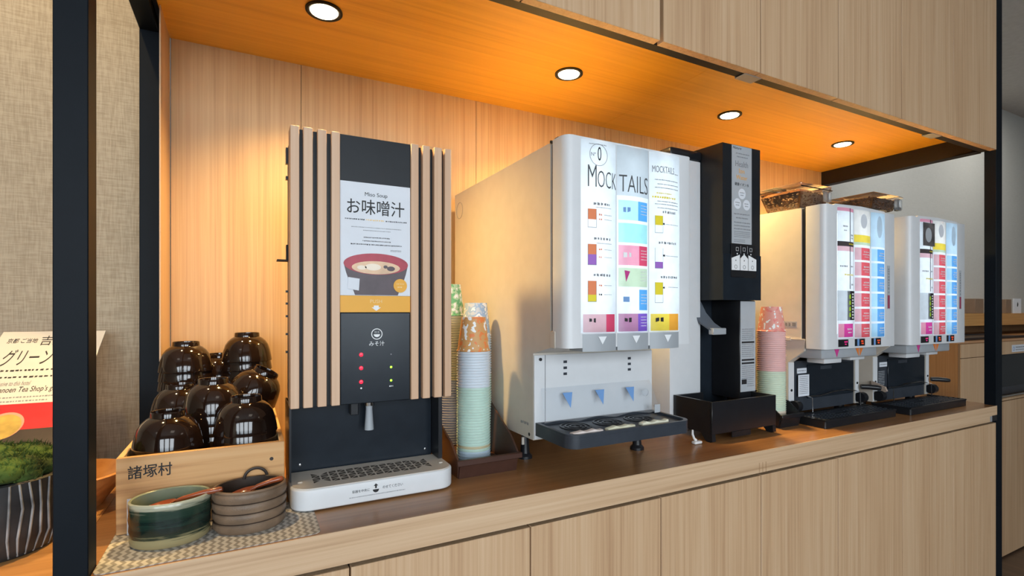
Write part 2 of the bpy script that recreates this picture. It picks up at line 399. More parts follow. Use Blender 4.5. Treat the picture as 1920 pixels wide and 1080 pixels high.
# ------------------------------------------------------------------ the room
YB = 1.43      # back panel of the niche
ZC = .90       # worktop
ZS = 1.88      # soffit
fl = struct('floor', box(BM(), -3, 7, -3.5, 1.75, -.05, 0), FLOORW)
struct('ceiling', box(BM(), -3, 7, -3.5, 1.75, 2.8, 2.85), CEILP)
struct('wall_left', box(BM(), -3.1, -3, -3.5, 1.75, 0, 2.8), FABRIC)
struct('wall_right', box(BM(), 7, 7.1, -3.5, 1.75, 0, 2.8), GREYW)
struct('wall_fabric', box(BM(), -3, -.165, YB+.012, YB+.06, 0, 2.8), FABRIC)
struct('wall_grey', box(BM(), 2.30, 7, 1.75, 1.80, 0, 2.8), GREYW)
struct('wall_return', box(BM(), 2.33, 2.362, YB+.021, 1.75, 0, 2.8), GREYW)
# window wall behind the photographer
bm = BM(); xs = [-3]+[v for w in WIN for v in w]+[7]
for i in range(0, len(xs), 2): box(bm, xs[i], xs[i+1], -3.5, -3.42, 0, 2.8)
box(bm, -3, 7, -3.5, -3.42, 0, .55); box(bm, -3, 7, -3.5, -3.42, 2.55, 2.8)
struct('wall_front', bm, CEILP)
for i, (a, b) in enumerate(WIN):
    w = thing('window_%d' % (i+1), ((a+b)/2, -3.4, .55), kind='structure')
    bm = BM(); t = .03
    box(bm, a, a+t, -3.42, -3.29, .55, 2.55); box(bm, b-t, b, -3.42, -3.29, .55, 2.55); box(bm, a, b, -3.42, -3.29, .55, .58); box(bm, a, b, -3.42, -3.29, 2.52, 2.55)
    box(bm, (a+b)/2-.02, (a+b)/2+.02, -3.31, -3.28, .55, 2.55); box(bm, a, b, -3.31, -3.28, 1.02, 1.06)
    part('window_frame', bm, STEEL, w)
    part('pane', box(BM(), a+t, b-t, -3.40, -3.394, .58, 2.52), GLASSW, w)

# back panel of the niche, veneer boards side by side
bk = thing('wall_back', (1.1, YB, ZC), kind='structure')
seams = [-.1585, .125, .62, 1.11, 1.60, 2.08, 2.362]
for a, b in zip(seams, seams[1:]):
    part('panel', box(BM(), a+.0006, b-.0006, YB, YB+.012, ZC-.02, ZS+.02), VB, bk)
part('backing', box(BM(), -.16, 2.362, YB+.0121, YB+.02, 0, 2.7), STEELB, bk)
bm = BM(); box(bm, -.1625, -.1600, 1.285, YB, ZC, ZS)
struct('trim_1', bm, V)
# soffit boards
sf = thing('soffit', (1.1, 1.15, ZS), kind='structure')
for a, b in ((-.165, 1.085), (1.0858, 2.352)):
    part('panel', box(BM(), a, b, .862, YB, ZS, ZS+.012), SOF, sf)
# black steel frame of the niche
def steel(name, x0, x1, y0, y1, z0, z1, m=STEEL):
    o = struct(name, box(BM(), x0, x1, y0, y1, z0, z1, .0012, 1), m); return o
steel('trim_2', -.2137, -.1785, .822, .862, 0, 2.8)
steel('trim_3', -.2105, -.1735, 1.375, 1.415, ZC, 2.8)
steel('trim_4', -.2105, -.1745, .862, 1.375, 1.862, 1.93)
steel('trim_5', 2.386, 2.434, .822, .856, 0, 2.8)
steel('trim_6', 2.352, 2.392, .866, YB, 1.818, 1.93, STEELB)
steel('trim_7', -.178, 2.386, .841, .866, 1.820, 1.93, STEELB)
bm = BM(); box(bm, 2.352, 2.386, .866, .93, 1.8195, 1.8235); struct('trim_8', bm, STEELB)
# left: dark strip between soffit and frame
steel('trim_9', -.1745, -.1655, .866, YB, ZS, 1.93, STEELB)

# ------------------------------------------------------------------ cabinets and worktop
UP = [-.178, .135, .4539, .7877, 1.1075, 1.427, 1.748, 2.068, 2.385]
LO = [-.178, .1429, .4663, .7877, 1.1117, 1.4285, 1.757, 2.071, 2.385]
where_lo = ['leftmost lower cabinet with light oak door under the dark green pot', 'light oak lower cabinet below the miso soup machine', 'light oak lower cabinet below the brown cup bin',
            'light oak lower cabinet under the right half of the mocktail machine', 'light oak lower cabinet below the black water server tank', 'light oak lower cabinet below the pink cup stack and nearer coffee machine',
            'light oak lower cabinet below the farther coffee machine', 'light oak lower cabinet at the right end beside the black post']
where_up = ['leftmost upper cabinet with light oak door above the wooden bowl box', 'light oak upper cabinet above the miso soup machine', 'light oak upper cabinet left of the wide dark door gap',
            'light oak upper cabinet right of the wide dark door gap', 'light oak upper cabinet just right of the nearer grey clip', 'light oak upper cabinet third from the right black post',
            'light oak upper cabinet second from the right black post', 'rightmost light oak upper cabinet touching the black post']
for i in range(8):
    a, b = LO[i], LO[i+1]
    t = thing('lower_cabinet', ((a+b)/2, 1.1, 0), where_lo[i], 'cabinet', 'lower cabinets in a row under the worktop')
    part('body', box(BM(), a+.0005, b-.0005, .8425, YB-.002, .07, .846), STEELB, t)
    part('plinth', box(BM(), a+.0005, b-.0005, .88, YB-.002, 0.0005, .0695), STEELB, t)
    part('door', box(BM(), a+.0014, b-.0014, .822, .842, .075, .8395, .0008, 1), V, t)
for i in range(8):
    a, b = UP[i], UP[i+1]
    t = thing('upper_cabinet', ((a+b)/2, 1.1, 1.818), where_up[i], 'cabinet', 'upper cabinets in a row above the niche')
    part('body', box(BM(), a+.0005, b-.0005, .868, YB-.002, 1.931, 2.72), STEELB, t)
    l = .0055 if i == 3 else .0014; r = .0045 if i == 2 else .0014
    part('door', box(BM(), a+l, b-r, .8205, .8405, 1.818, 2.72, .0008, 1), V, t)
wt = thing('worktop', (1.1, 1.12, .846), 'long brown worktop with pale oak front edge running the whole niche', 'worktop')
part('top_surface', box(BM(), -.178, 2.41, .8225, YB-.001, .8745, ZC), TOP, wt, 'brown laminate surface')
bm = BM(); box(bm, -.178, 2.386, .8195, .8222, .868, .9004); box(bm, -.178, 2.345, .8195, .8222, .8475, .868)
part('front_edge', bm, VH, wt, 'pale oak edge strip')
part('underside', box(BM(), -.178, 2.385, .8425, YB-.001, .8465, .8742), STEELB, wt)
part('end_bracket', box(BM(), 2.3455, 2.3855, .8200, .8222, .8475, .8678), BLACK, wt, 'black notch bracket')
part('corner_patch', box(BM(), 2.330, 2.345, .8188, .8194, .8480, .8670), GREYCLIP, wt, 'grey sticker')
bm = BM()
for k in range(3): box(bm, 1.101+k*.012, 1.1016+k*.012, .8189, .8194, .848, .872)
part('edge_joint', bm, SIDEW, wt, 'thin joint lines in the edge strip')

# downlights
for i, (x, nm) in enumerate(((.146, 'above the miso soup machine, leftmost of the four'), (.770, 'above the mocktail machine'), (1.398, 'above the black water server'), (2.025, 'at the right end above the coffee machines'))):
    t = thing('downlight', (x, 1.149, ZS), 'glowing round downlight in the orange soffit ' + nm, 'downlight', 'downlights in the soffit')
    part('trim_ring', lathe(BM(), [(.0375, 0), (.0375, -.003), (.033, -.0045), (.029, -.003), (.029, 0)], (x, 1.149, ZS-.0002), 40), STEELB, t, 'dark trim ring')
    part('lens', lathe(BM(), [(.0288, -.0006), (.027, -.0042), (.018, -.0062), (0, -.007)], (x, 1.149, ZS), 32), LAMP, t, 'glowing warm lens')
    d = bpy.data.lights.new('downlight_beam', 'SPOT'); d.energy = 60; d.color = (1, .65, .23); d.spot_size = math.radians(130); d.spot_blend = 1; d.shadow_soft_size = .027
    lo = bpy.data.objects.new('downlight_beam', d); COL.objects.link(lo); lo.location = (x, 1.149, ZS-.012)
# warm lamp in the room ceiling over the side counter on the left
rl = thing('ceiling_spot', (-.50, 1.05, 2.8), 'warm ceiling spot above the left side counter', 'downlight')
part('trim_ring', lathe(BM(), [(.045, 0), (.045, -.004), (.036, -.004), (.036, 0)], (-.50, 1.05, 2.7998), 32), STEELB, rl)
part('lens', lathe(BM(), [(.0355, -.001), (.03, -.003), (0, -.004)], (-.50, 1.05, 2.8), 28), LAMP, rl)
d = bpy.data.lights.new('downlight_beam', 'SPOT'); d.energy = 85; d.color = (1, .68, .32); d.spot_size = math.radians(95); d.spot_blend = .8; d.shadow_soft_size = .03
lo = bpy.data.objects.new('downlight_beam', d); COL.objects.link(lo); lo.location = (-.50, 1.05, 2.785)
# clips on the dark rail
for (x, lab) in ((1.105, 'grey plastic clip on the dark rail above the black water server'), (2.005, 'grey plastic clip on the dark rail near the right end')):
    bm = BM(); box(bm, x-.03, x+.03, .838, .869, 1.8165, 1.8195, .001, 1); box(bm, x-.03, x+.03, .8662, .869, 1.8165, 1.834, .0008, 1)
    solo('rail_clip', bm, GREYCLIP, lab, 'clip', 'clips on the rail')

# ------------------------------------------------------------------ miso soup machine
def rrect(x0, x1, z0, z1, r, n=5):
    P = []
    for cx, cz, a in ((x1-r, z0+r, -PI/2), (x1-r, z1-r, 0), (x0+r, z1-r, PI/2), (x0+r, z0+r, PI)):
        for k in range(n+1): P.append((cx+r*math.cos(a+PI/2*k/n), cz+r*math.sin(a+PI/2*k/n)))
    return P
def miso():
    t = thing('miso_soup_machine', (.21, 1.0, ZC), 'tall miso soup machine with vertical beech slats and black centre panel', 'soup machine')
    part('housing', box(BM(), .0695, .352, .972, 1.075, 1.073, 1.5545, .002, 1), BLACKM, t)
    part('front_board', box(BM(), .0665, .3555, .958, .9715, 1.0725, 1.5560), BLACKM, t, 'black board behind the slats')
    xs = (.0655, .0798, .0862, .1016, .1093, .1244, .1323, .1468, .2758, .2906, .2985, .3132, .3216, .3372, .3430, .3567)
    for k in range(0, 16, 2):
        part('slat', box(BM(), xs[k], xs[k+1], .9445, .9578, 1.0722, 1.5575, .0008, 1), SLAT, t)
    part('side_board', box(BM(), .0655, .0692, .9579, .985, 1.0722, 1.5575), SLAT, t)
    part('header_panel', box(BM(), .1472, .2754, .9500, .9578, 1.4742, 1.5565), BLACKM, t, 'plain black header panel')
    po = part('poster', box(BM(), .1475, .2752, .9495, .9578, 1.2682, 1.4738), PAPER, t, 'white printed poster with a bowl of miso soup')
    Y = .9494
    txt(po, 'Miso Soup', .191, .232, 1.4478, 1.4570, Y, INK)
    txt(po, 'お味噌汁', .1595, .2640, 1.4160, 1.4440, Y, INK, bold=.004)
    lines(po, [(.156, .192, 1.4065, .0026), (.229, .270, 1.4065, .0026)], Y, INK)
    lines(po, [(.193, .228, 1.4065, .003)], Y, AMBERT)
    lines(po, [(.167, .258, 1.3925, .0016), (.188, .238, 1.3872, .0016)], Y, INKG)
    lines(po, [(.189, .238, 1.3745, .0022), (.187, .238, 1.3680, .0022), (.166, .259, 1.3615, .0026)], Y, INK)
    lines(po, [(.238, .258, 1.3530, .0016), (.238, .258, 1.3510, .0014)], Y, INKG)
    cx = .2115
    bo = part('printed_bowl', prism(BM(), [(cx-.058, 1.3265), (cx-.0535, 1.309), (cx-.0475, 1.292), (cx-.042, 1.2800), (cx-.038, 1.2690), (cx+.040, 1.2690), (cx+.044, 1.280), (cx+.050, 1.292), (cx+.0555, 1.309), (cx+.0595, 1.3265)], 'y', Y, Y-.0002), MAROON, po, 'dark bowl print')
    bm = BM(); discY(bm, cx+.0007, 1.3262, Y-.0003, .0588, .0002, 40, .0195); part('printed_rim', bm, REDP, po)
    bm = BM(); discY(bm, cx, 1.3195, Y-.0006, .0440, .0002, 36, .0120); part('printed_broth', bm, BROTH, po)
    bm = BM(); discY(bm, cx-.006, 1.3205, Y-.0009, .0145, .0002, 24, .0062); discY(bm, cx-.026, 1.3190, Y-.0009, .0085, .0002, 20, .004); part('printed_tofu', bm, TOFU, po)
    bm = BM(); discY(bm, cx+.027, 1.3185, Y-.0009, .0075, .0002, 14, .0045); discY(bm, cx+.017, 1.3215, Y-.0009, .004, .0002, 12, .003); part('printed_seaweed', bm, MAROON, po)
    bm = BM(); prism(bm, [(.1600, 1.2800), (.1800, 1.2770), (.1815, 1.2985), (.1615, 1.3010)], 'y', Y-.0012, Y-.0014); part('printed_tag', bm, PAPER, po)
    bm = BM(); discY(bm, .2560, 1.2872, Y-.0012, .0128, .0002, 32); part('printed_badge', bm, ORANGEP, po)
    lines(po, [(.249, .263, 1.2905, .0024), (.251, .261, 1.2845, .003)], Y-.0014, AMBERT)
    bd = part('push_band', box(BM(), .1475, .2752, .9493, .9578, 1.2376, 1.2678), ORANGEP, t, 'amber band reading PUSH with an arrow')
    txt(bd, 'PUSH', .2005, .2220, 1.2545, 1.2610, .9492, AMBERT)
    bm = BM(); prism(bm, [(.2070, 1.2500), (.2160, 1.2500), (.2160, 1.2465), (.2200, 1.2465), (.2115, 1.2400), (.2030, 1.2465), (.2070, 1.2465)], 'y', .9492, .9489); part('arrow', bm, INKW, bd)
    cp = part('control_panel', box(BM(), .1475, .2752, .9490, .9578, 1.0716, 1.2371, .0015, 1), BLUEBLK, t, 'blue black touch panel')
    Y = .9489
    bm = BM(); ringY(bm, .2125, 1.1975, Y, .0088, .0102)
    prism(bm, [(.2125+.0058*math.cos(PI+PI*k/10), 1.1970+.0052*math.sin(PI+PI*k/10)) for k in range(11)], 'y', Y, Y-.0004)
    for k in (-1, 0, 1): box(bm, .2125+k*.0032-.0003, .2125+k*.0032+.0003, Y-.0004, Y, 1.1990, 1.2030)
    part('bowl_icon', bm, INKW, cp)
    txt(cp, 'みそ汁', .1985, .2265, 1.1755, 1.1845, Y, INKW)
    for z in (1.1604, 1.1361, 1.1109):
        bm = BM(); lathe(bm, [(.0034, 0), (.0030, .0016), (0, .0022)], n=16); xf(bm, Matrix.Translation((.1843, Y, z)) @ Matrix.Rotation(PI/2, 4, 'X')); part('red_light', bm, LEDR, cp)
    for z in (1.1353, 1.1104):
        bm = BM(); lathe(bm, [(.0021, 0), (.0018, .0012), (0, .0016)], n=14); xf(bm, Matrix.Translation((.2388, Y, z)) @ Matrix.Rotation(PI/2, 4, 'X')); part('green_light', bm, LEDG, cp)
    bm = BM(); discY(bm, .2388, 1.1592, Y, .0012, .0004, 12); part('dim_light', bm, INKG, cp)
    bm = BM(); discY(bm, .1843, 1.0995, Y, .0016, .0004, 12); part('status_dot', bm, INKW, cp)
    lines(cp, [(.2355, .2425, 1.0998, .0026)], Y, INKW)
    # recess with nozzle
    part('recess_plate', box(BM(), .0695, .3440, 1.0305, 1.036, .9015, 1.0725, .001, 1), BLUEBLK, t, 'shiny black splash plate')
    part('recess_side', box(BM(), .3442, .3520, .985, 1.075, .9410, 1.0725), BLACK, t)
    part('lower_body', box(BM(), .0665, .3440, 1.0365, 1.075, .9015, 1.0725), BLACK, t)
    bm = BM(); box(bm, .0655, .0690, .970, 1.075, .9410, 1.0725); part('recess_side', bm, BLACK, t)
    for x in (.088, .330):
        bm = BM(); lathe(bm, [(.0025, 0), (.002, .0012), (0, .0016)], n=12); xf(bm, Matrix.Translation((x, 1.0298, .952)) @ Matrix.Rotation(PI/2, 4, 'X')); part('screw', bm, CHROME, t)
    nz = part('nozzle', lathe(BM(), [(.0001, .060), (.0072, .060), (.0072, .046), (.0064, .046), (.0062, .040), (.0085, .006), (.0088, 0), (.0062, 0), (.0055, .03), (.0001, .03)], (.2100, 1.004, 1.0105), 24), GREYP, t, 'pale rubber nozzle')
    part('collar', lathe(BM(), [(.0098, 0), (.0098, .014), (.0001, .014), (.0001, 0)], (.2100, 1.004, 1.0575), 24), CHROME, nz, 'metal collar')
    part('nozzle_guard', box(BM(), .176, .1905, 1.008, 1.0295, 1.0400, 1.0725, .001, 1), BLACK, t)
    # drip tray
    pts = []
    x0, x1, y0, y1, r = .0655, .3555, .9160, 1.0280, .032
    for cx, cy, a in ((x1-r, y0+r, -PI/2),):
        for k in range(9): pts.append((cx+r*math.cos(a+PI/2*k/8), cy+r*math.sin(a+PI/2*k/8)))
    pts += [(x1, y1), (x0, y1)]
    for k in range(9): a = PI+PI/2*k/8; pts.append((x0+r*math.cos(a)+r, y0+r+r*math.sin(a)))
    bm = BM(); prism(bm, pts, 'z', .9028, .9390)
    bmesh.ops.bevel(bm, geom=[e for e in bm.edges if abs(e.verts[0].co.z-e.verts[1].co.z) < 1e-6], offset=.0035, segments=3, affect='EDGES', profile=.5)
    dt = part('drip_tray', bm, WHITE, t, 'white rounded drip tray')
    part('tray_foot', box(BM(), .085, .335, .935, 1.02, .9013, .9028), GREYP, dt)
    ptop = [(x*1.0, y) for x, y in pts]; c = (.2105, .972)
    ptop = [(c[0]+(x-c[0])*.975, c[1]+(y-c[1])*.95) for x, y in ptop]
    part('grille_plate', prism(BM(), ptop, 'z', .9390, .9402), SHELL, dt, 'beige top plate')
    # asanoha cut-outs: star of thin triangles
    bm = BM()
    cw = .0310
    for i in range(7):
        for j in range(2):
            cx, cy = .1020+cw*(i+.5), .9420+cw*(j+.5); hw = cw/2
            R8 = [(hw, 0), (hw, hw), (0, hw), (-hw, hw), (-hw, 0), (-hw, -hw), (0, -hw), (hw, -hw)]
            for k in range(8):
                T = [(0, 0), R8[k], R8[(k+1) % 8]]
                if (i+j) % 2: T = [(R8[(k | 1) % 8]), (R8[k] if k % 2 == 0 else R8[(k+1) % 8]), (0, 0)]
                g = (sum(p[0] for p in T)/3, sum(p[1] for p in T)/3)
                q = [(cx+g[0]+(p[0]-g[0])*.70, cy+g[1]+(p[1]-g[1])*.70) for p in T]
                if (i in (0, 6)) and abs(g[1]+cy-.973) > .022: continue
                prism(bm, q, 'z', .9402, .94035)
    part('star_cutouts', bm, flat('grille_shadow_gap', (.07, .06, .05), .7), dt, 'dark star shaped slots', kind='stuff')
    for x in (.082, .339): part('clip', box(BM(), x-.004, x+.004, .955, .962, .9402, .9425, .001, 1), SHELL, dt)
    Y = .9159
    txt(dt, '容器を中央に', .1625, .1925, .9218, .9268, Y, INK); txt(dt, 'のせてください', .2155, .2520, .9222, .9276, Y, INK)
    bm = BM(); prism(bm, [(.2035+.0055*math.cos(PI+PI*k/10), .9232+.0055*math.sin(PI+PI*k/10)) for k in range(11)], 'y', Y, Y-.0003)
    prism(bm, [(.2020, .9250), (.2050, .9250), (.2050, .9295), (.2075, .9295), (.2035, .9335), (.1995, .9295), (.2020, .9295)], 'y', Y, Y-.0003)
    part('bowl_icon', bm, INK, dt)
    lines(dt, [(.158, .256, .9145, .0018)], Y, INKG)
    # little latches and vents seen along the left side
    for (z0, z1) in ((1.530, 1.560), (1.500, 1.506), (1.285, 1.289), (1.262, 1.266), (1.238, 1.242), (1.204, 1.208), (1.170, 1.174)):
        part('side_latch' if z1-z0 > .01 else 'side_vent', box(BM(), .0655, .0694, 1.055, 1.067, z0-.01, z1-.01), BLACK, t)
    bm = BM(); box(bm, .0500, .0694, 1.045, 1.070, 1.334, 1.3365); box(bm, .0660, .0694, 1.050, 1.066, 1.337, 1.365); part('side_hook', bm, STEELB, t, 'small bracket on the left side')
    return t
miso()

# ------------------------------------------------------------------ light box doors of the drink machines
def light_column(t, x0, x1, rows, Yf, bulge, tube_y, z0, z1, frame=.004):
    """one lit column: convex film strips of different colours; returns the surface y(x)"""
    c, h = (x0+x1)/2, (x1-x0)/2
    yf = lambda x: Yf-bulge*(1-((x-c)/h)**2)
    def film(a, b, za, zb, mat, name, off=0):
        bm = BM(); n = max(2, round(8*(b-a)/(x1-x0)+.5)); A = []; B = []
        for k in range(n+1):
            x = a+(b-a)*k/n; A.append(bm.verts.new((x, yf(x)-off, za))); B.append(bm.verts.new((x, yf(x)-off, zb)))
        for k in range(n): bm.faces.new((A[k], A[k+1], B[k+1], B[k]))
        return part(name, bm, mat, t)
    zc = z1
    for (za, zb, spec) in rows:               # from top downwards
        if zc-za > .0002: film(x0, x1, za, zc, S_W, 'divider')
        if isinstance(spec, tuple):
            kind, cl, cr, sp = spec
            film(x0, x0+frame, zb, za, S_W, 'divider'); film(x1-frame, x1, zb, za, S_W, 'divider')
            m_ = x0+frame+(x1-x0-2*frame)*sp
            film(x0+frame, m_, zb, za, cl, 'flavour_card'); film(m_, x1-frame, zb, za, cr, 'flavour_card')
        else:
            film(x0, x1, zb, za, spec, 'poster_film')
        zc = zb
    if zc-z0 > .0002: film(x0, x1, z0, zc, S_W, 'divider')
    part('lamp_tube', cyl(BM(), (c, tube_y, z0+.012), (c, tube_y, z1-.012), .006, 12), GLOWT, t, 'lit tube behind the film')
    return yf

def door_shell(t, X0, X1, Z0, Z1, Yf, Yb, ix0, ix1, iz0, iz1, mat):
    bm = BM()
    prism(bm, [(X0, Yb), (X0, Yf+.016), (X0+.003, Yf+.007), (X0+.009, Yf+.001), (X0+.017, Yf-.001), (ix0, Yf), (ix0, Yb)], 'z', Z0, Z1)
    prism(bm, [(X1, Yb), (X1, Yf+.010), (X1-.003, Yf+.003), (X1-.010, Yf), (ix1, Yf), (ix1, Yb)], 'z', Z0, Z1)
    box(bm, ix0, ix1, Yf, Yb, iz1, Z1); box(bm, ix0, ix1, Yf, Yb, Z0, iz0)
    part('door_frame', bm, mat, t, 'white door frame')
    part('door_back', box(BM(), X0+.002, X1-.002, Yb, Yb+.003, Z0, Z1), WHITE, t)

def glass_icon(t, x0, x1, z0, zm, z1, ctop, cbot, Y):
    bm = BM()
    for (a, b, c, d) in ((x0-.0008, x0, z0-.001, z1), (x1, x1+.0008, z0-.001, z1), (x0, x1, z0-.001, z0)):
        A = [bm.verts.new((x, Y(x)-.0004, z)) for x, z in ((a, c), (b, c), (b, d), (a, d))]; bm.faces.new(A)
    part('glass_drawing', bm, INKG, t)
    for (a, b, m_) in ((z0, zm, cbot), (zm, z1, ctop)):
        if m_ is None: continue
        bm = BM(); A = [bm.verts.new((x, Y(x)-.0005, z)) for x, z in ((x0, a), (x1, a), (x1, b), (x0, b))]; bm.faces.new(A)
        part('glass_drawing', bm, m_, t)
TRI_W = flat('white_arrow', (.80, .83, .86), .5, var=0)
P_OR = flat('orange_drawing', (.78, .22, .08), .5, var=0); P_YE = flat('yellow_drawing', (.80, .66, .02), .5, var=0); P_VI = flat('violet_drawing', (.34, .13, .55), .5, var=0)

def mocktail():
    t = thing('mocktail_machine', (.70, 1.10, ZC), 'large white drink machine with glowing MOCKTAILS front panel', 'drink machine')
    X0, X1 = .538, .866
    part('body', prism(BM(), [(1.395, .966), (.9375, .966), (.9375, 1.150), (.869, 1.166), (.869, 1.576), (1.395, 1.576)], 'x', X0, X1), SHELL, t, 'warm white metal body')
    part('gasket', box(BM(), X0+.004, X1-.004, .8605, .8688, 1.168, 1.572), DGREY, t)
    part('lower_front', box(BM(), X0+.0005, X1-.0005, .9335, .9374, .968, 1.146, .001, 1), WHITE, t, 'white lower front panel')
    bm = BM(); box(bm, .5645, .5653, .9328, .9334, .968, 1.146); part('panel_joint', bm, DGREY, t)
    bm = BM(); discY(bm, .553, 1.137, .9334, .0035, .002, 16); part('lock', bm, INK, t)
    Yf, Yb = .812, .857
    door_shell(t, .536, .867, 1.168, 1.5775, Yf, Yb, .5717, .8302, 1.1965, 1.5730, WHITE)
    bm = BM(); box(bm, .540, .863, Yb+.003, .8604, 1.17, 1.575); part('door_rim', bm, GREYP, t)
    rows1 = [(1.5722, 1.2415, S_W), (1.2335, 1.1985, ('c', S_ROSE, S_RED, .68))]
    rows2 = [(1.5735, 1.4728, S_G), (1.4635, 1.4240, ('c', S_LBLUE, S_BLUE, .62)), (1.4175, 1.3783, ('c', S_TEAL, S_TEAL, .6)), (1.3728, 1.3325, ('c', S_PINK, S_RED, .66)),
             (1.3271, 1.2890, ('c', S_SAGE, S_SAGE, .6)), (1.2835, 1.2415, ('c', S_W, S_BLUE, .66)), (1.2345, 1.1985, ('c', S_MAUVE, S_PURP, .62))]
    rows3 = [(1.5722, 1.2420, S_W), (1.2340, 1.1985, ('c', S_YEL, S_ORA, .6))]
    y1 = light_column(t, .5722, .6570, rows1, Yf, .007, .832, 1.1970, 1.5728)
    y2 = light_column(t, .6585, .7420, rows2, Yf, .007, .832, 1.1970, 1.5728)
    y3 = light_column(t, .7435, .8298, rows3, Yf, .007, .832, 1.1970, 1.5728)
    for x in (.65775, .74275): part('mullion', box(BM(), x-.0008, x+.0008, Yf-.001, Yf+.006, 1.1965, 1.5728), WHITE, t)
    # lettering
    n = lambda f, d=.0014: (lambda x: f(x)-d)
    txt(t, 'M', .5850, .6035, 1.4815, 1.5235, n(y1), INKD, bold=-.012); txt(t, 'OCK', .6060, .6560, 1.4815, 1.5140, n(y1), INKD, bold=-.012); txt(t, 'TAILS', .6630, .7380, 1.4800, 1.5145, n(y2), INKD, bold=-.012)
    bm = BM(); ringY(bm, .6080, 1.5440, .8036, .0205, .0215, .0003); part('number_ring', bm, INKG, t)
    txt(t, '0', .6060, .6145, 1.5330, 1.5600, n(y1), INK); txt(t, 'Nº', .5915, .6020, 1.5410, 1.5480, n(y1), INKG)
    lines(t, [(.5875, .628, 1.5665-.002, .002)], n(y1), INKG)
    lines(t, [(.597, .636, 1.4490, .006), (.602, .640, 1.4420, .0016), (.598, .638, 1.3810, .006), (.604, .642, 1.3720, .0016), (.597, .640, 1.3100, .006)], n(y1), INKG)
    for z in (1.428, 1.419, 1.360, 1.345, 1.290, 1.272): lines(t, [(.609, .616, z, .004)], n(y1), INK if z < 1.28 else P_OR); lines(t, [(.622, .642, z, .0014)], n(y1), INKG)
    txt(t, 'MOCKTAILS', .7500, .8080, 1.5300, 1.5440, n(y3), INKG); lines(t, [(.810, .822, 1.531, .002)], n(y3), INKG)
    for k, z in enumerate((1.5150, 1.5060, 1.4985, 1.4700, 1.4640, 1.4560)): lines(t, [(.756+.006*(k % 2), .822, z, .0024)], n(y3), INKG)
    lines(t, [(.750, .812, 1.4785, .005), (.760, .800, 1.487, .003)], n(y3), P_YE)
    lines(t, [(.775, .812, 1.4480, .006), (.765, .818, 1.3830, .006), (.770, .818, 1.3110, .006), (.782, .822, 1.4225, .0016), (.782, .822, 1.3560, .0016), (.790, .822, 1.2900, .0016)], n(y3), INKG)
    for z in (1.4230, 1.3560, 1.2890): lines(t, [(.776, .783, z, .005)], n(y3), INK)
    glass_icon(t, .5860, .6035, 1.4030, 1.4180, 1.4385, P_OR, None, y1); glass_icon(t, .5860, .6035, 1.3300, 1.3500, 1.3700, P_OR, P_VI, y1); glass_icon(t, .5860, .6035, 1.2585, 1.2715, 1.2985, P_OR, P_YE, y1)
    glass_icon(t, .7575, .7760, 1.4045, 1.4200, 1.4400, P_YE, None, y3); glass_icon(t, .7575, .7760, 1.3300, 1.3430, 1.3720, None, P_VI, y3); glass_icon(t, .7575, .7760, 1.2580, 1.2740, 1.3000, P_YE, None, y3)
    # small marks on cards
    for (x0, x1, z, f) in ((.588, .606, 1.222, y1), (.675, .694, 1.222, y2), (.758, .777, 1.222, y3)):
        lines(t, [(x0, x1, z, .010)], n(f), INK)
    for z, m_ in ((1.445, BLUETRI), (1.262, BLUETRI), (1.353, INKW)): lines(t, [(.672, .690, z, .014)], n(y2), m_)
    bm = BM(); prism(bm, [(.674, 1.322), (.688, 1.320), (.678, 1.299)], 'y', .8055, .8051); part('card_mark', bm, MAGTRI, t)
    for z in (1.4445, 1.352, 1.309, 1.262, 1.2165): lines(t, [(.716, .734, z+d, .0022) for d in (.011, .005, -.001, -.007)], n(y2), INKW)
    # spout covers
    for x in (.6162, .7012, .7871):
        bm = BM(); w = .0405
        pr = [(x-w, .857), (x-w, .8115)]+[(x-w+2*w*k/8, .8115-.009*math.sin(PI*k/8)) for k in range(1, 8)]+[(x+w, .8115), (x+w, .857)]
        prism(bm, pr, 'z', 1.1610, 1.1950); s = part('spout_cover', bm, GREYP, t, 'grey curved spout cover')
        bm = BM(); prism(bm, [(x-.010, 1.1900), (x+.010, 1.1900), (x, 1.1745)], 'y', .8024, .8016); part('arrow_mark', bm, TRI_W, s)
    # indicator marks
    for x in (.616, .795):
        for k, z in enumerate((1.1291, 1.1160, 1.1030)): part('indicator_mark', box(BM(), x-.0045, x+.0045, .9329, .9334, z-.0028, z+.0028), DGREY, t)
    # clear splash guard with three blue arrows
    bm = BM(); A = []
    zs = [(1.076, .9290), (1.066, .9240), (1.020, .9060), (1.008, .9010)]
    for i, (z, y) in enumerate(zs):
        row = []
        for k in range(13):
            x = .553+(.852-.553)*k/12; e_ = -.003*i if k == 0 else (.003*i if k == 12 else 0)
            wob = .0035*math.sin(k*PI/2) if i == 3 else 0
            row.append(bm.verts.new((x+e_, y-.0015*abs(math.sin(k*PI/4)), z+wob)))
        A.append(row)
    for a, b in zip(A, A[1:]):
        for k in range(12): bm.faces.new((a[k], a[k+1], b[k+1], b[k]))
    g = part('splash_guard', bm, CLEAR, t, 'clear plastic splash guard')
    for x in (.612, .698, .784):
        bm = BM(); v = [bm.verts.new(p) for p in ((x-.0125, .9185, 1.0645), (x+.0125, .9185, 1.0645), (x, .9055, 1.0330))]; bm.faces.new(v); part('arrow_mark', bm, BLUETRI, g)
    bm = BM(); lathe(bm, [(.009, 0), (.008, .004), (0, .005)], n=20); xf(bm, Matrix.Translation((.826, .9150, 1.050)) @ Matrix.Rotation(PI/2, 4, 'X')); part('guard_knob', bm, CLEAR, g)
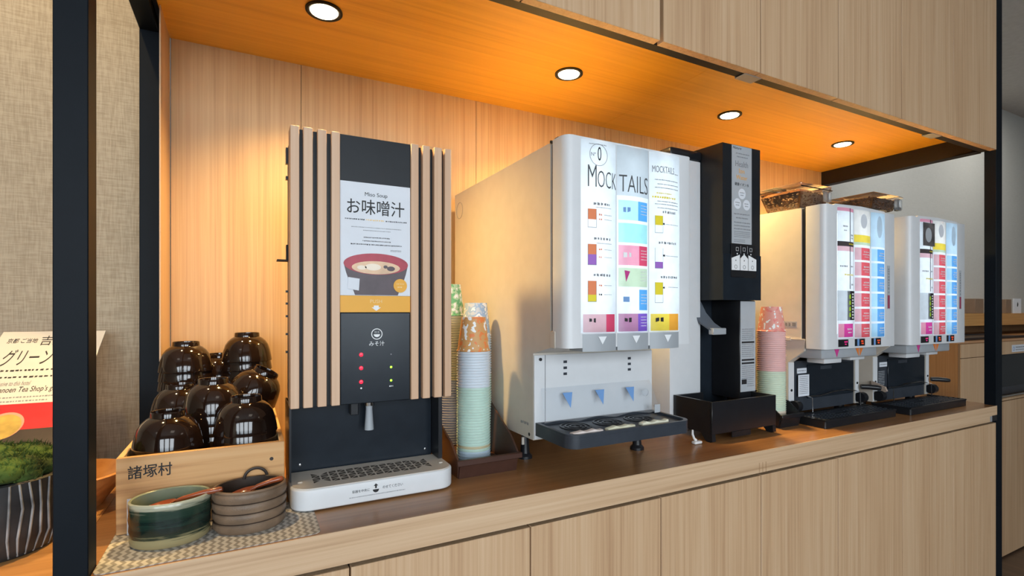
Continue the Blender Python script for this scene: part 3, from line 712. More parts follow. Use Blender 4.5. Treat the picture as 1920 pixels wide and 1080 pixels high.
    # drip tray
    pts = [(.541, .933), (.541, .826)]+[(.541+.024-.024*math.cos(a*PI/12), .826-.024*math.sin(a*PI/12)) for a in range(1, 7)]+[(.834+.026*math.sin(a*PI/12), .828-.026*math.cos(a*PI/12)) for a in range(0, 7)]+[(.864, .933)]
    dt = part('drip_tray', prism(BM(), pts, 'z', .9765, .9980), DGREY, t, 'dark grey drip tray')
    inner = [(.7025+(x-.7025)*.955, .868+(y-.868)*.90) for x, y in pts]
    bm = BM(); n_ = len(pts); A = [bm.verts.new((x, y, .9981)) for x, y in pts]; B = [bm.verts.new((x, y, 1.0035)) for x, y in pts]; C_ = [bm.verts.new((x, y, 1.0035)) for x, y in inner]; D = [bm.verts.new((x, y, .9981)) for x, y in inner]
    for i in range(n_):
        j = (i+1) % n_
        for p, q in ((A, B), (B, C_), (C_, D)): bm.faces.new((p[i], p[j], q[j], q[i]))
    part('tray_rim', bm, DGREY, dt)
    bm = BM()
    for c in (.610, .695, .780):
        for k in range(3): ring = .010+.010*k; lathe(bm, [(ring, 0), (ring, .0016), (ring+.004, .0016), (ring+.004, 0)], (c, .885, .9981), 24, closed=True)
    part('grille', bm, BLACK, dt, 'black ring shaped grilles')
    part('tray_label', box(BM(), .842, .8585, .8995, .9003, 1.003, 1.0220), PAPERG, t, 'small barcode label')
    for (x, y) in ((.572, 1.035), (.852, .972), (.572, 1.34), (.845, 1.34)):
        bm = lathe(BM(), [(0, 0), (.017, 0), (.017, .006), (.011, .012), (.009, .040), (.007, .066), (0, .066)], (x, y, ZC), 20); f = part('foot', bm, BLACK, t)
        if x < .6 and y < 1.1: part('foot_pin', cyl(BM(), (x-.012, y-.012, .935), (x-.012, y-.012, .952), .0035, 12), SHELL, f, 'pale pin')
    # side details
    bm = BM(); ringY(bm, 0, 0, 0, .0222, .0232, .0006, 40); xf(bm, Matrix.Translation((X0, 1.358, 1.5257)) @ Matrix.Rotation(-PI/2, 4, 'Z')); part('side_disc', bm, INKG, t)
    bm = BM(); box(bm, X0-.004, X0, .846, .864, 1.166, 1.200, .0015, 1); part('hinge', bm, SHELL, t)
    bm = BM(); box(bm, X0-.003, X0+.006, .862, .866, 1.574, 1.5785); box(bm, X0-.0015, X0+.004, .838, .850, 1.5765, 1.579); part('top_latch', bm, INK, t)
    lines(t, [(.958, .992, .9965, .007)], 0, INKG, 'side_label', place=lambda x, z, q: (X0-.0001-q, x, z))
    bm = BM(); lathe(bm, [(.004, 0), (0, .002)], n=12); xf(bm, Matrix.Translation((X0, .955, .975)) @ Matrix.Rotation(-PI/2, 4, 'Y')); part('screw', bm, INK, t)
    return t
mocktail()
for k, (x, y, lab) in enumerate(((.592, .8200, 'folded white cloth strip on the dark drip tray, leftmost of three'), (.677, .8225, 'folded cream cloth strip on the drip tray, middle of three'), (.770, .8255, 'folded cream cloth strip on the drip tray, rightmost of three'))):
    bm = BM(); box(bm, x-.036, x+.036, y-.007, y+.007, .9984, 1.0060, .0025, 2)
    bmesh.ops.subdivide_edges(bm, edges=[e for e in bm.edges if abs(e.verts[0].co.x-e.verts[1].co.x) > .04], cuts=6)
    for v in bm.verts:
        if v.co.z > 1.002: v.co.z += .0016*math.sin(v.co.x*210+k)
        v.co.y += .0012*math.sin(v.co.x*150+2*k)
    solo('folded_cloth', bm, flat('cloth_%d' % k, ((.70, .62, .58), (.72, .70, .52), (.72, .70, .55))[k], .9, var=.08), lab, 'cloth', 'cloth strips on the drip tray')

# ------------------------------------------------------------------ black water server
def server():
    t = thing('water_server', (1.25, 1.15, ZC), 'tall black water server with narrow Health label and open black basin', 'water server')
    X0, X1 = 1.169, 1.3255
    part('head', prism(BM(), [(.984, 1.271), (.984, 1.7075), (1.40, 1.722), (1.40, 1.271)], 'x', X0, X1), BLACKM, t, 'black upper housing')
    part('head_cover', box(BM(), X0-.0005, X1+.0005, .9815, .984, 1.2705, 1.399), BLUEBLK, t)
    part('column', box(BM(), X0, X1, 1.100, 1.40, .9015, 1.2705), BLUEBLK, t, 'blue black recess back')
    bm = BM(); box(bm, 1.2585, X1, 1.000, 1.0995, .985, 1.2705, .0015, 1); p = part('side_pillar', bm, BLACK, t)
    lb = part('pillar_label', box(BM(), 1.2610, 1.3250, .9990, .9998, 1.006, 1.2680), PAPERG, p, 'pale pillar front with black small print')
    Y = .9989
    for a, b in ((1.187, 1.153), (1.143, 1.105), (1.080, 1.045)):
        z = a
        while z > b: lines(lb, [(1.267, 1.319, z, .0032)], Y, INKG); z -= .0058
    for z in (1.149, 1.098, 1.0885): part('label_bar', box(BM(), 1.266, 1.320, Y-.0002, Y, z-.0025, z+.0025), INK, lb)
    part('label_mark', box(BM(), 1.266, 1.287, Y-.0002, Y, 1.028, 1.042), INK, lb)
    lines(lb, [(1.290, 1.319, 1.04-.006*k, .003) for k in range(4)], Y, INKG)
    # tall label on the head
    hl = part('head_label', box(BM(), 1.2050, 1.2880, .9832, .9839, 1.4300, 1.7065), PAPERG, t, 'tall grey label reading Health')
    Y = .9831
    txt(hl, 'Nature', 1.2095, 1.2440, 1.6965, 1.7035, Y, INK, shear=.3)
    lines(hl, [(1.222, 1.278, 1.685, .004), (1.226, 1.274, 1.676, .004)], Y, INKG)
    txt(hl, 'Health', 1.2200, 1.2720, 1.6480, 1.6640, Y, INKG); txt(hl, 'Ion', 1.2350, 1.2570, 1.6300, 1.6430, Y, ORANGEP); txt(hl, 'Water', 1.2230, 1.2690, 1.6120, 1.6240, Y, ORANGEP)
    txt(hl, '健康イオン水', 1.2170, 1.2760, 1.5940, 1.6030, Y, INK)
    bm = BM()
    for (x, z) in ((1.247, 1.5720), (1.228, 1.5430), (1.266, 1.5420)): discY(bm, x, z, Y, .0150, .0002, 28)
    part('label_circles', bm, PAPER, hl)
    for (x, z) in ((1.247, 1.5720), (1.228, 1.5430), (1.266, 1.5420)): lines(hl, [(x-.009, x+.009, z+.003, .003), (x-.007, x+.007, z-.004, .003)], Y-.0003, INKG)
    lines(hl, [(1.214, 1.280, 1.514, .0045), (1.222, 1.272, 1.503, .0045)], Y, INKG)
    lines(hl, [(1.214, 1.282, 1.490-.009*k, .0040) for k in range(3)], Y, INKG)
    lines(hl, [(1.214, 1.282, 1.464-.0048*k, .0018) for k in range(4)], Y, INKG); lines(hl, [(1.214, 1.260, 1.441-.005*k, .0020) for k in range(2)], Y, INKG)
    # touch keys
    kp = part('key_panel', box(BM(), 1.1985, 1.3035, .9795, .9838, 1.3350, 1.4290, .001, 1), BLACK, t, 'glossy black key panel')
    Y = .9794
    bm = BM()
    for k in range(3): x = 1.2225+k*.0285; ringY(bm, x, 1.414, Y, .0062, .0072, .0003, 4, PI/4, PI/4+2*PI); discY(bm, x, 1.401, Y, .0022, .0003, 10)
    for k in range(2): box(bm, 1.2365+k*.0285, 1.2370+k*.0285, Y-.0003, Y, 1.402, 1.424)
    part('key_icon', bm, INKW, kp)
    for (P, m_) in (([(1.1990, 1.3545), (1.2320, 1.3545), (1.2320, 1.3985), (1.1990, 1.3880)], 0), ([(1.2345, 1.3545), (1.2660, 1.3545), (1.2660, 1.3880), (1.2505, 1.4000), (1.2345, 1.3880)], 1), ([(1.2685, 1.3545), (1.3015, 1.3545), (1.3015, 1.3870), (1.2685, 1.3985)], 2)):
        k_ = part('key', prism(BM(), P, 'y', Y, Y-.0012), INKW, kp, 'white arrow shaped key')
        cx = (P[0][0]+P[1][0])/2; bm = BM(); ringY(bm, cx, 1.364, Y-.0012, .0045, .0055, .0002, 16); discY(bm, cx, 1.382, Y-.0012, .0018, .0002, 10); part('key_icon', bm, INK, k_)
    # lever, curving forward
    bm = BM(); P = [(1.166, 1.090, 1.268), (1.174, 1.078, 1.235), (1.184, 1.056, 1.205), (1.198, 1.034, 1.186)]
    for (a, b) in zip(P, P[1:]):
        w = .027
        vs = [bm.verts.new((p[0]+s*w, p[1]-o_, p[2])) for p in (a, b) for s in (-1, 1) for o_ in (0, .008)]
        for f in ((0, 1, 5, 4), (2, 6, 7, 3), (1, 3, 7, 5), (0, 4, 6, 2)): bm.faces.new([vs[i] for i in f])
    bmesh.ops.remove_doubles(bm, verts=bm.verts, dist=1e-5); bmesh.ops.recalc_face_normals(bm, faces=bm.faces)
    lv = part('lever', bm, flat('blue_grey_lever', (.13, .15, .18), .3), t, 'blue grey curved push lever')
    part('lever_tip', box(BM(), 1.172, 1.226, 1.018, 1.036, 1.172, 1.191, .002, 1), GREYP, lv, 'pale lever tip')
    # basin
    bm = BM(); x0, x1, y0, y1, w = 1.060, 1.3135, .925, 1.0575, .007
    box(bm, x0, x1, y0, y0+w, .921, 1.0050, .001, 1); box(bm, x0, x0+w, y0+w, y1, .921, 1.0050); box(bm, x1-w, x1, y0+w, y1, .921, 1.0050); box(bm, x0+w, x1-w, y0+w, y1, .921, .930)
    box(bm, x0+w, 1.1685, y1-w, y1, .93, 1.005)
    bs = part('basin', bm, BLACK, t, 'open black basin')
    for x in (x0, 1.30):
        bm = BM(); prism(bm, [(.926, .921), (.924, .903), (.930, .9005), (.944, .9005), (.962, .921)], 'x', x, x+.013); part('basin_foot', bm, BLACK, bs)
    bm = BM(); box(bm, 1.135, 1.208, .9245, .927, .9065, .921); box(bm, 1.140, 1.203, .9242, .9246, .910, .9185); part('basin_slot', bm, BLACK, bs)
    # white side housing with black lid, between the two machines
    part('side_housing', box(BM(), 1.048, 1.168, 1.060, 1.39, .9015, 1.672, .003, 2), WHITE, t, 'white side housing')
    part('side_lid', box(BM(), 1.046, 1.1685, 1.056, 1.39, 1.6725, 1.700, .006, 2), BLACK, t, 'black lid')
    return t
server()
bm = BM(); tube(bm, [(1.011, .944, .936), (1.010, .943, .925), (1.013, .941, .915), (1.018, .939, .909)], [.0022, .003, .003, .004], 8); box(bm, 1.008, 1.034, .932, .946, .9005, .908, .003, 2)
solo('cable_clip', bm, flat('white_rubber', (.70, .70, .70), .5), 'small white cable clip on the worktop in front of the black basin', 'clip')

# ------------------------------------------------------------------ coffee machines
def coffee():
    t = thing('coffee_machine', (1.665, 1.12, ZC), 'nearer white coffee machine with lit drink panel, two bean hoppers and white notice', 'coffee machine', 'coffee machines at the right end')
    X0, X1 = 1.477, 1.855
    part('body', prism(BM(), [(1.36, 1.155), (.958, 1.155), (.958, 1.549), (1.36, 1.558)], 'x', X0, X1), SHELL, t, 'warm white metal body')
    part('gasket', box(BM(), X0+.004, X1-.004, .9455, .9578, 1.157, 1.546), DGREY, t)
    Yf, Yb = .887, .941
    door_shell(t, X0-.002, X1, 1.128, 1.5500, Yf, Yb, 1.5361, 1.7900, 1.1580, 1.5455, WHITE)
    part('door_rim', box(BM(), X0+.002, X1-.004, Yb+.003, .9454, 1.135, 1.547), SHELL, t)
    part('door_cap', prism(BM(), [(1.520, 1.5502), (1.800, 1.5502), (1.790, 1.5545), (1.66, 1.5585), (1.530, 1.5545)], 'y', Yf+.002, Yb), WHITE, t)
    R = [(1.4317, 1.3943), (1.3878, 1.3472), (1.3407, 1.3001), (1.2936, 1.2530), (1.2465, 1.2075), (1.2010, 1.1600)]
    rows1 = [(1.5450, 1.5350, S_PINK), (1.5350, 1.4456, S_W), (1.4456, 1.4314, S_BROWN), (1.4314, 1.4170, S_ROSE), (1.4170, 1.3049, S_W), (1.3001, 1.2115, S_G), (1.2020, 1.1625, ('c', S_PINK, S_MAG, .30))]
    rows2 = [(1.5450, 1.4700, S_CREAM), (1.4700, 1.4480, S_YEL), (1.4480, 1.4398, S_SAGE)]+[(a, b, ('c', S_ROSE, S_CORAL, .34)) for a, b in R]
    rows3 = [(1.5450, 1.4385, S_ICE)]+[(a, b, ('c', S_LBLUE, S_SKY, .34)) for a, b in R]
    y1 = light_column(t, 1.5365, 1.6180, rows1, Yf, .006, .912, 1.1585, 1.5452)
    y2 = light_column(t, 1.6195, 1.7075, rows2, Yf, .006, .912, 1.1585, 1.5452)
    y3 = light_column(t, 1.7090, 1.7895, rows3, Yf, .006, .912, 1.1585, 1.5452)
    for x in (1.61875, 1.70825): part('mullion', box(BM(), x-.0008, x+.0008, Yf-.001, Yf+.006, 1.158, 1.5452), WHITE, t)
    n = lambda f: (lambda x: f(x)-.0014)
    part('film_edge', box(BM(), 1.5905, 1.5914, Yf-.0068, Yf-.0050, 1.305, 1.545), DGREY, t)
    part('black_card', box(BM(), 1.578, 1.614, Yf-.0050, Yf-.0042, 1.2130, 1.2990), INK, t, 'black card with lime green lettering')
    bm = BM()
    for k in range(4): prism(bm, [(1.582, 1.222+k*.018), (1.596, 1.222+k*.018), (1.5945, 1.236+k*.018), (1.584, 1.231+k*.018)], 'y', Yf-.0051, Yf-.0056)
    part('lime_mark', bm, flat('lime_ink', (.42, .68, .03), .5, emit=(.42, .68, .03), es=.0, var=0), t)
    bm = BM()
    for k in range(9): box(bm, 1.602, 1.609, Yf-.0056, Yf-.0051, 1.217+k*.0088, 1.222+k*.0088)
    part('white_mark', bm, INKW, t)
    lines(t, [(1.556, 1.578, 1.490, .005), (1.56, 1.572, 1.478, .004), (1.595, 1.609, 1.465, .006), (1.595, 1.609, 1.456, .006), (1.545, 1.575, 1.372, .006), (1.595, 1.612, 1.372, .005), (1.598, 1.610, 1.318, .007)], n(y1), INKG)
    lines(t, [(1.562, 1.612, 1.347, .006)], n(y1), P_YE); lines(t, [(1.583, 1.615, 1.4385, .005)], n(y1), P_YE)
    for a, b in R:
        z = (a+b)/2
        lines(t, [(1.660, 1.692, z+.006, .005), (1.655, 1.694, z-.002, .004), (1.664, 1.690, z-.009, .003)], n(y2), INKW)
        lines(t, [(1.748, 1.776, z+.006, .005), (1.744, 1.778, z-.002, .004), (1.750, 1.774, z-.009, .003)], n(y3), INKW)
    lines(t, [(1.575, 1.602, 1.186, .006), (1.578, 1.600, 1.176, .004)], n(y1), INKW)
    bm = BM(); discY(bm, 1.6620, 1.512, Yf-.0065, .017, .0002, 24, .022); part('cup_drawing', bm, PAPER, t)
    bm = BM(); discY(bm, 1.7480, 1.500, Yf-.0065, .015, .0002, 24, .034); part('cup_drawing', bm, S_W, t)
    # vertical sticker on the right stile
    st = part('stile_sticker', box(BM(), 1.803, 1.819, Yf-.0008, Yf-.0002, 1.2460, 1.3840), PAPERG, t, 'narrow vertical sticker')
    part('sticker_bar', box(BM(), 1.805, 1.817, Yf-.0012, Yf-.0008, 1.2480, 1.2900), flat('plum_ink', (.30, .05, .10), .5), st)
    lines(st, [(1.296, 1.378, 1.811, .008)], 0, INKG, place=lambda x, z, q: (z, Yf-.0009-q, x))
    # chin with three digit windows, then spout block with arrows
    part('chin', box(BM(), 1.500, 1.802, .889, .9405, 1.1285, 1.1575, .002, 1), GREYP, t)
    for (a, b, m_) in ((1.5414, 1.5897, LEDM), (1.6255, 1.6764, LEDO), (1.7142, 1.7648, LEDO)):
        w = part('digit_window', box(BM(), a, b, .8852, .8869, 1.1340, 1.1555), BLACK, t, 'black window with a lit digit')
        lines(w, [(b-.020, b-.005, 1.1480, .006), (b-.018, b-.006, 1.1410, .005)], .8851, m_, 'digit')
        if m_ is LEDO: part('blue_strip', box(BM(), a+.010, a+.020, .8848, .8851, 1.1345, 1.1550), BLUETRI, w)
    sb = part('spout_block', box(BM(), 1.486, 1.775, .902, .985, 1.0985, 1.1283, .004, 2), GREYP, t, 'grey spout block')
    for (P, m_) in (([(1.5480, 1.1260), (1.5720, 1.1260), (1.5605, 1.1015)], MAGTRI), ([(1.6560, 1.1260), (1.6745, 1.1260), (1.6735, 1.1015)], ORATRI), ([(1.6790, 1.1260), (1.6970, 1.1260), (1.6800, 1.1015)], ORATRI)):
        part('arrow_mark', prism(BM(), P, 'y', .9019, .9013), m_, sb)
    part('spout', box(BM(), 1.545, 1.635, .930, .985, 1.080, 1.0983, .003, 2), WHITE, sb)
    part('spout', box(BM(), 1.690, 1.770, .935, .985, 1.084, 1.0983, .003, 2), WHITE, sb)
    # lower part
    for (a, b) in ((X0, 1.505), (1.832, X1)):
        bm = prism(BM(), [(1.36, .9265), (1.000, .9265), (1.000, 1.082), (.950, 1.120), (.946, 1.1545), (1.36, 1.1545)], 'x', a, b)
        c_ = part('side_cheek', bm, SHELL, t)
        part('cheek_front', box(BM(), a+.001, b-.001, .9985, .9998, .930, 1.080), WHITE, c_)
        bm = BM(); discY(bm, (a+b)/2, .995, .9984, .0040, .0015, 14); part('cheek_screw', bm, INK, c_)
        bm = BM(); cyl(bm, ((a+b)/2-.010, .985, .948), ((a+b)/2+.012, .985, .948), .017, 20); part('cheek_wheel', bm, BLACK, c_, 'black round knob')
    part('brew_unit', box(BM(), 1.506, 1.831, 1.004, 1.355, .9255, 1.0830), DGREY, t, 'dark grey brew unit')
    part('brew_door', box(BM(), 1.575, 1.826, 1.000, 1.0038, .963, 1.0700, .001, 1), BLUEBLK, t, 'black waste drawer front')
    part('drawer_grip', box(BM(), 1.640, 1.700, .9993, .9999, 1.052, 1.063), DGREY, t)
    part('notice_label', box(BM(), 1.525, 1.572, 1.0020, 1.0036, 1.0440, 1.0600), PAPER, t, 'small white label')
    lines(t, [(1.529, 1.568, 1.052, .004)], 1.0019, INKG)
    # wire guard
    bm = BM()
    for x in (1.560, 1.8200): tube(bm, [(x, .975, .924), (x-.002, .975, .970), (x-.002, .990, .972)], .0016, 6)
    tube(bm, [(1.558, .990, .972), (1.62, .987, .970), (1.69, .988, .978), (1.76, .986, .980), (1.818, .990, .972)], .0014, 6)
    part('wire_guard', bm, CHROME, t, 'thin chrome wire guard')
    # lever and flap
    bm = BM(); tube(bm, [(1.850, .990, .9830), (1.866, .975, .9830), (1.886, .958, .9810), (1.894, .950, .9800)], [.008, .0085, .0085, .006], 12); part('lever', bm, BLACK, t, 'black lever handle')
    # tray
    bm = BM(); box(bm, 1.474, 1.853, .884, 1.003, .9012, .9200, .006, 3, 'z'); dt = part('drip_tray', bm, BLACK, t, 'black slotted drip tray')
    bm = BM()
    for i in range(22):
        for j in range(6):
            x = 1.484+i*.0167
            if 4 < j or (7 < i < 12 and j > 2) : continue
            box(bm, x, x+.0120, .893+j*.0150, .8995+j*.0150, .9200, .9240)
    for i in range(23): box(bm, 1.480+i*.0163, 1.4828+i*.0163, .890, .980, .9200, .9226)
    part('tray_grid', bm, DGREY, dt, 'black grid of the tray', kind='stuff')
    bm = BM(); box(bm, 1.474, 1.853, .884, .8885, .9200, .9250); box(bm, 1.474, 1.4785, .8885, 1.003, .9200, .9250); box(bm, 1.8485, 1.853, .8885, 1.003, .9200, .9250); part('tray_rim', bm, BLACK, dt)
    for (x, y) in ((1.50, 1.05), (1.83, 1.05), (1.50, 1.33), (1.83, 1.33)):
        part('foot', lathe(BM(), [(0, 0), (.016, 0), (.014, .026), (0, .026)], (x, y, ZC), 16), BLACK, t)
    # side details
    bm = BM(); box(bm, X0-.0035, X0, .990, 1.022, 1.1500, 1.1580); box(bm, X0-.0035, X0, .946, .990, 1.1530, 1.1560); part('side_hinge', bm, SHELL, t)
    part('side_sticker', box(BM(), X0-.0006, X0, .972, 1.020, 1.190, 1.208), PAPERG, t, 'barcode sticker')
    lines(t, [(.975, 1.017, 1.199, .012)], 0, INKG, place=lambda x, z, q: (X0-.0007-q, x, z))
    bm = BM(); box(bm, X0+.004, X0+.022, .962, .970, 1.5500, 1.5530); box(bm, X0+.06, X0+.10, .93, .938, 1.5500, 1.5525); part('top_latch', bm, INK, t)
    part('cheek_flap', prism(BM(), [(1.000, .985), (.958, .966), (.952, .970), (.958, .984), (1.000, .999)], 'x', 1.4680, 1.4765), flat('beige_flap', (.42, .33, .27), .5), t, 'beige flap')
    return t
cm1 = coffee()
cm2 = copy_tree(cm1, None, (.4365, -.014, -.0), 'farther white coffee machine next to the right post, without notice sheet')
for ch in list(cm1.children):
    if ch.name.startswith('cheek_flap'): bpy.data.objects.remove(ch)
# the sheet of paper taped only to the nearer machine and its two bean hoppers
nt = part('notice_sheet', box(BM(), 1.5215, 1.5760, .9960, .9968, .9730, 1.0400), PAPER, cm1, 'white notice sheet')
lines(nt, [(1.527, 1.570, 1.034-.0058*k, .0028) for k in range(10)], .9959, INKG)
nt2 = part('printed_notice', box(BM(), 1.9480, 1.9930, .9870, .9876, .9760, 1.0330), DGREY, cm2, 'dark notice with pale print')
lines(nt2, [(1.951, 1.990, 1.028-.0058*k, .0030) for k in range(9)], .9869, PAPERG)

ph = part('poster_photo', box(BM(), 1.9760, 2.0510, .8648, .8656, 1.4560, 1.5330), flat('dark_coffee_photo', (.11, .10, .10), .4, var=.5), cm2, 'dark coffee photo')
bm = BM(); discY(bm, 2.010, 1.492, .8647, .020, .0003, 28, .024); part('photo_cup', bm, PAPERG, ph)

def hopper(t, x0, x1, y0, y1, z0, z1, lean=0):
    cx, cy = (x0+x1)/2, (y0+y1)/2; tp = .74
    def ring(f, z, g=0): return [(cx+(x-cx)*f+g*0, cy+(y-cy)*f, z) for x, y in ((x0, y0), (x1, y0), (x1, y1), (x0, y1))]
    def shell(rings, cap_lo=False, cap_hi=False):
        bm = BM(); R = [[bm.verts.new(p) for p in r] for r in rings]
        for a, b in zip(R, R[1:]):
            for i in range(4): bm.faces.new((a[i], a[(i+1) % 4], b[(i+1) % 4], b[i]))
        if cap_lo: bm.faces.new(R[0][::-1])
        if cap_hi: bm.faces.new(R[-1])
        bmesh.ops.recalc_face_normals(bm, faces=bm.faces)
        return bm
    zm = z0+(z1-z0)*.82
    bm = shell([ring(tp, z0), ring(.97, zm), ring(1.0, zm+.003), ring(1.0, z1-.003), ring(.96, z1)], True, True)
    bmesh.ops.bevel(bm, geom=[e for e in bm.edges if abs(e.verts[0].co.z-e.verts[1].co.z) > .004], offset=.014, segments=3, affect='EDGES', profile=.5)
    h = part('bean_hopper', bm, CLEARB, t, 'clear hopper full of coffee beans')
    bm = shell([ring(tp-.02, z0+.001), ring(.90, z0+(zm-z0)*.80), ring(.70, z0+(zm-z0)*.98), ring(.2, zm)], True, True)
    part('bean_bed', bm, BEAN, h)
    bm = BM()
    for k in range(420):
        if k % 2: x, y, z = random.uniform(x0+.02, x1-.02), random.uniform(y0+.018, y1-.018), z0+(zm-z0)*random.uniform(.80, .96)
        else:
            u = random.uniform(.08, .82); f = (tp-.02)+(.90-tp+.02)*u/.8; s = random.choice((0, 1, 2)); w = random.uniform(-.92, .92)
            x, y = {0: (x0, cy+w*(y1-y0)/2), 1: (cx+w*(x1-x0)/2, y0), 2: (x1, cy+w*(y1-y0)/2)}[s]
            x, y, z = cx+(x-cx)*f, cy+(y-cy)*f, z0+(zm-z0)*u
        bmesh.ops.create_icosphere(bm, subdivisions=1, radius=.0032, matrix=Matrix.Translation((x, y, z)) @ Matrix.Rotation(random.random()*3, 4, 'Z') @ Matrix.Rotation(random.random(), 4, 'X') @ Matrix.Diagonal((1.5, 1, .8, 1)))
    part('coffee_beans', bm, BEAN, h, kind='stuff')
    bm = BM(); box(bm, x1-.050, x1-.012, y0-.003, y0+.004, zm-.038, zm-.004, .002, 1); part('hopper_latch', bm, CLEAR, h)
    bm = BM(); box(bm, x1-.03, x1-.015, y0-.001, y0+.012, z0, z0+.010); part('hopper_catch', bm, INK, h)
hopper(cm1, 1.492, 1.655, .968, 1.118, 1.5565, 1.634)
hopper(cm1, 1.700, 1.868, .872, 1.020, 1.5600, 1.606)

# ------------------------------------------------------------------ cups and bins
def cup_mesh(R, H):
    r = R*.74
    pr = [(R, 0), (R+.0019, .0010), (R+.0016, .0027), (R-.0004, .0032), (r, H), (r-.002, H), (r-.003, H-.004), (0, H-.004)]
    bm = lathe(BM(), pr, n=28)
    inn = [(R, 0), (R-.0012, .0005), (r-.0015, H-.006), (0, H-.006)]
    lathe(bm, inn, n=28)
    me = bpy.data.meshes.new('paper_cup'); bm.to_mesh(me); bm.free()
    for p in me.polygons: p.use_smooth = True
    me.set_sharp_from_angle(angle=math.radians(50)); return me
CUPWORD = {'white': 'white', 'mint': 'pale mint', 'ice': 'pale blue', 'tan': 'tan', 'grey': 'lilac grey', 'pink': 'pink', 'orange': 'apricot', 'pmint': 'pale green', 'peach': 'peach'}
def cup_stack(x, y, z0, R, H, pitch, n, cols, top, lab, toplab, group, lean=(0, 0)):
    cache = {}
    for k in range(n):
        c = top if k == n-1 else cols(k, n)
        if c not in cache:
            me = cup_mesh(R, H); me.materials.append(CUP[c]); cache[c] = me
        o = bpy.data.objects.new('paper_cup', cache[c]); COL.objects.link(o)
        o.location = (x+lean[0]*k/n, y+lean[1]*k/n, z0+k*pitch); o.rotation_euler = (0, 0, random.random()*6)
        tag(o, toplab if k == n-1 else lab % CUPWORD[c], 'paper cup', group)
BF = .911
cup_stack(.447, 1.045, BF, .0357, .0755, .0060, 41, lambda k, n: 'ice' if k < 4 else ('tan' if k == 5 else ('mint' if k < 27 else 'white')), 'p_orange',
          '%s paper cup in the nearest upside-down stack under the orange cup', 'upside-down orange printed paper cup on top of the nearest stack in the brown bin', 'front cup stack in the brown bin')
cup_stack(.4535, 1.210, BF, .0357, .0780, .0061, 53, lambda k, n: 'grey' if k < 26 else 'tan', 'p_green',
          '%s paper cup in the stack half hidden behind the miso machine', 'upside-down green printed paper cup topping the stack behind the miso machine', 'rear left cup stack in the brown bin')
cup_stack(.4870, 1.125, BF, .0357, .0780, .0060, 46, lambda k, n: 'mint' if k < 30 else 'ice', 'p_blue',
          '%s paper cup in the stack behind and right of the orange cup', 'upside-down light blue printed cup topping the stack behind the orange cup', 'rear right cup stack in the brown bin')
def bin_(name, x0, x1, y0, y1, zf, zs, mat, label, z0=ZC, fl=.010):
    t = thing(name, ((x0+x1)/2, (y0+y1)/2, z0), label, 'bin'); w = .004
    ys = y0+.035
    def side(x, s):
        xo = x+s*fl
        bm = BM(); prof = [(y0+.006, z0, 0), (y1, z0, 0), (y1, zs, 1), (y0+.15, zs, 1), (y0+.035, zf+.03, .5), (y0-.002, zf, .35)]
        A = [bm.verts.new((x+(xo-x)*k, y, z)) for y, z, k in prof]; B = [bm.verts.new((x+(xo-x)*k-s*w, y, z)) for y, z, k in prof]
        bm.faces.new(A); bm.faces.new(B)
        for i in range(6): bm.faces.new((A[i], A[(i+1) % 6], B[(i+1) % 6], B[i]))
        bmesh.ops.recalc_face_normals(bm, faces=bm.faces); return bm
    part('side_wall', side(x0, -1), mat, t); part('side_wall', side(x1, 1), mat, t)
    part('base', box(BM(), x0+w, x1-w, y0+.006, y1-.004, z0, z0+.010), mat, t)
    part('back_wall', box(BM(), x0-fl*.5, x1+fl*.5, y1-.004, y1, z0, zs), mat, t)
    bm = BM(); prism(bm, [(y0+.006, z0), (y0-.004, zf), (y0-.010, zf+.002), (y0-.010, zf-.006), (y0-.006, zf-.008), (y0+.002, z0)], 'x', x0+.001, x1-.001)
    part('front_lip', bm, mat, t)
    part('rim_strip', box(BM(), x0-.007, x1+.007, y0-.012, y0-.003, zf-.010, zf+.002, .0015, 1), mat, t)
    return t
bin_('cup_bin', .3790, .5125, .962, 1.29, .938, 1.022, BROWNBIN, 'dark brown plastic cup bin between miso and mocktail machines')
bin_('cup_bin', 1.368, 1.4555, .950, 1.24, .938, .985, BLACK, 'low black cup bin right of the black water basin', fl=.008)
cup_stack(1.412, 1.010, BF, .0385, .0750, .0062, 44, lambda k, n: 'peach' if k < 5 else ('pmint' if k < 24 else 'pink'), 'p_pink',
          '%s paper cup in the upside-down stack beside the water server', 'upside-down coral printed paper cup topping the stack beside the water server', 'front cup stack in the black bin')
cup_stack(1.412, 1.125, BF, .0385, .0770, .0062, 45, lambda k, n: 'orange', 'p_blue2',
          '%s paper cup in the rear stack behind the coral cup', 'upside-down slate blue printed cup at the back of the black bin', 'rear cup stack in the black bin')

# ------------------------------------------------------------------ wooden box with lacquer bowls, mat, pots
mt = BM()
pts = [(-.168+.0, .8265)]
pts = rrect(-.1770, .1010, .8260, .985, .012)
prism(mt, pts, 'z', ZC+.0002, ZC+.0013)
solo('place_mat', mt, MATM, 'grey and cream zigzag patterned place mat under the pots', 'place mat')
bx = thing('wooden_box', (-.06, 1.15, .9014), 'open pine box branded with black characters holding the bowls', 'box')
b0, b1, by0, by1, bz0, bz1, w = -.1752, .0572, .955, 1.424, .9014, 1.0175, .008
part('front_board', box(BM(), b0, b1, by0, by0+w, bz0, bz1, .001, 1), PINE, bx)
part('back_board', box(BM(), b0, b1, by1-w, by1, bz0, bz1, .001, 1), PINE, bx)
PINEY = wood('pine_box_side', (.42, .22, .085), (.62, .37, .17), (.70, .45, .23), 'y', fine=90, stretch=.03, band=30, bandamt=.1, rough=.55)
part('side_board', box(BM(), b0, b0+w, by0+w, by1-w, bz0, bz1, .001, 1), PINEY, bx); part('side_board', box(BM(), b1-w, b1, by0+w, by1-w, bz0, bz1, .001, 1), PINEY, bx)
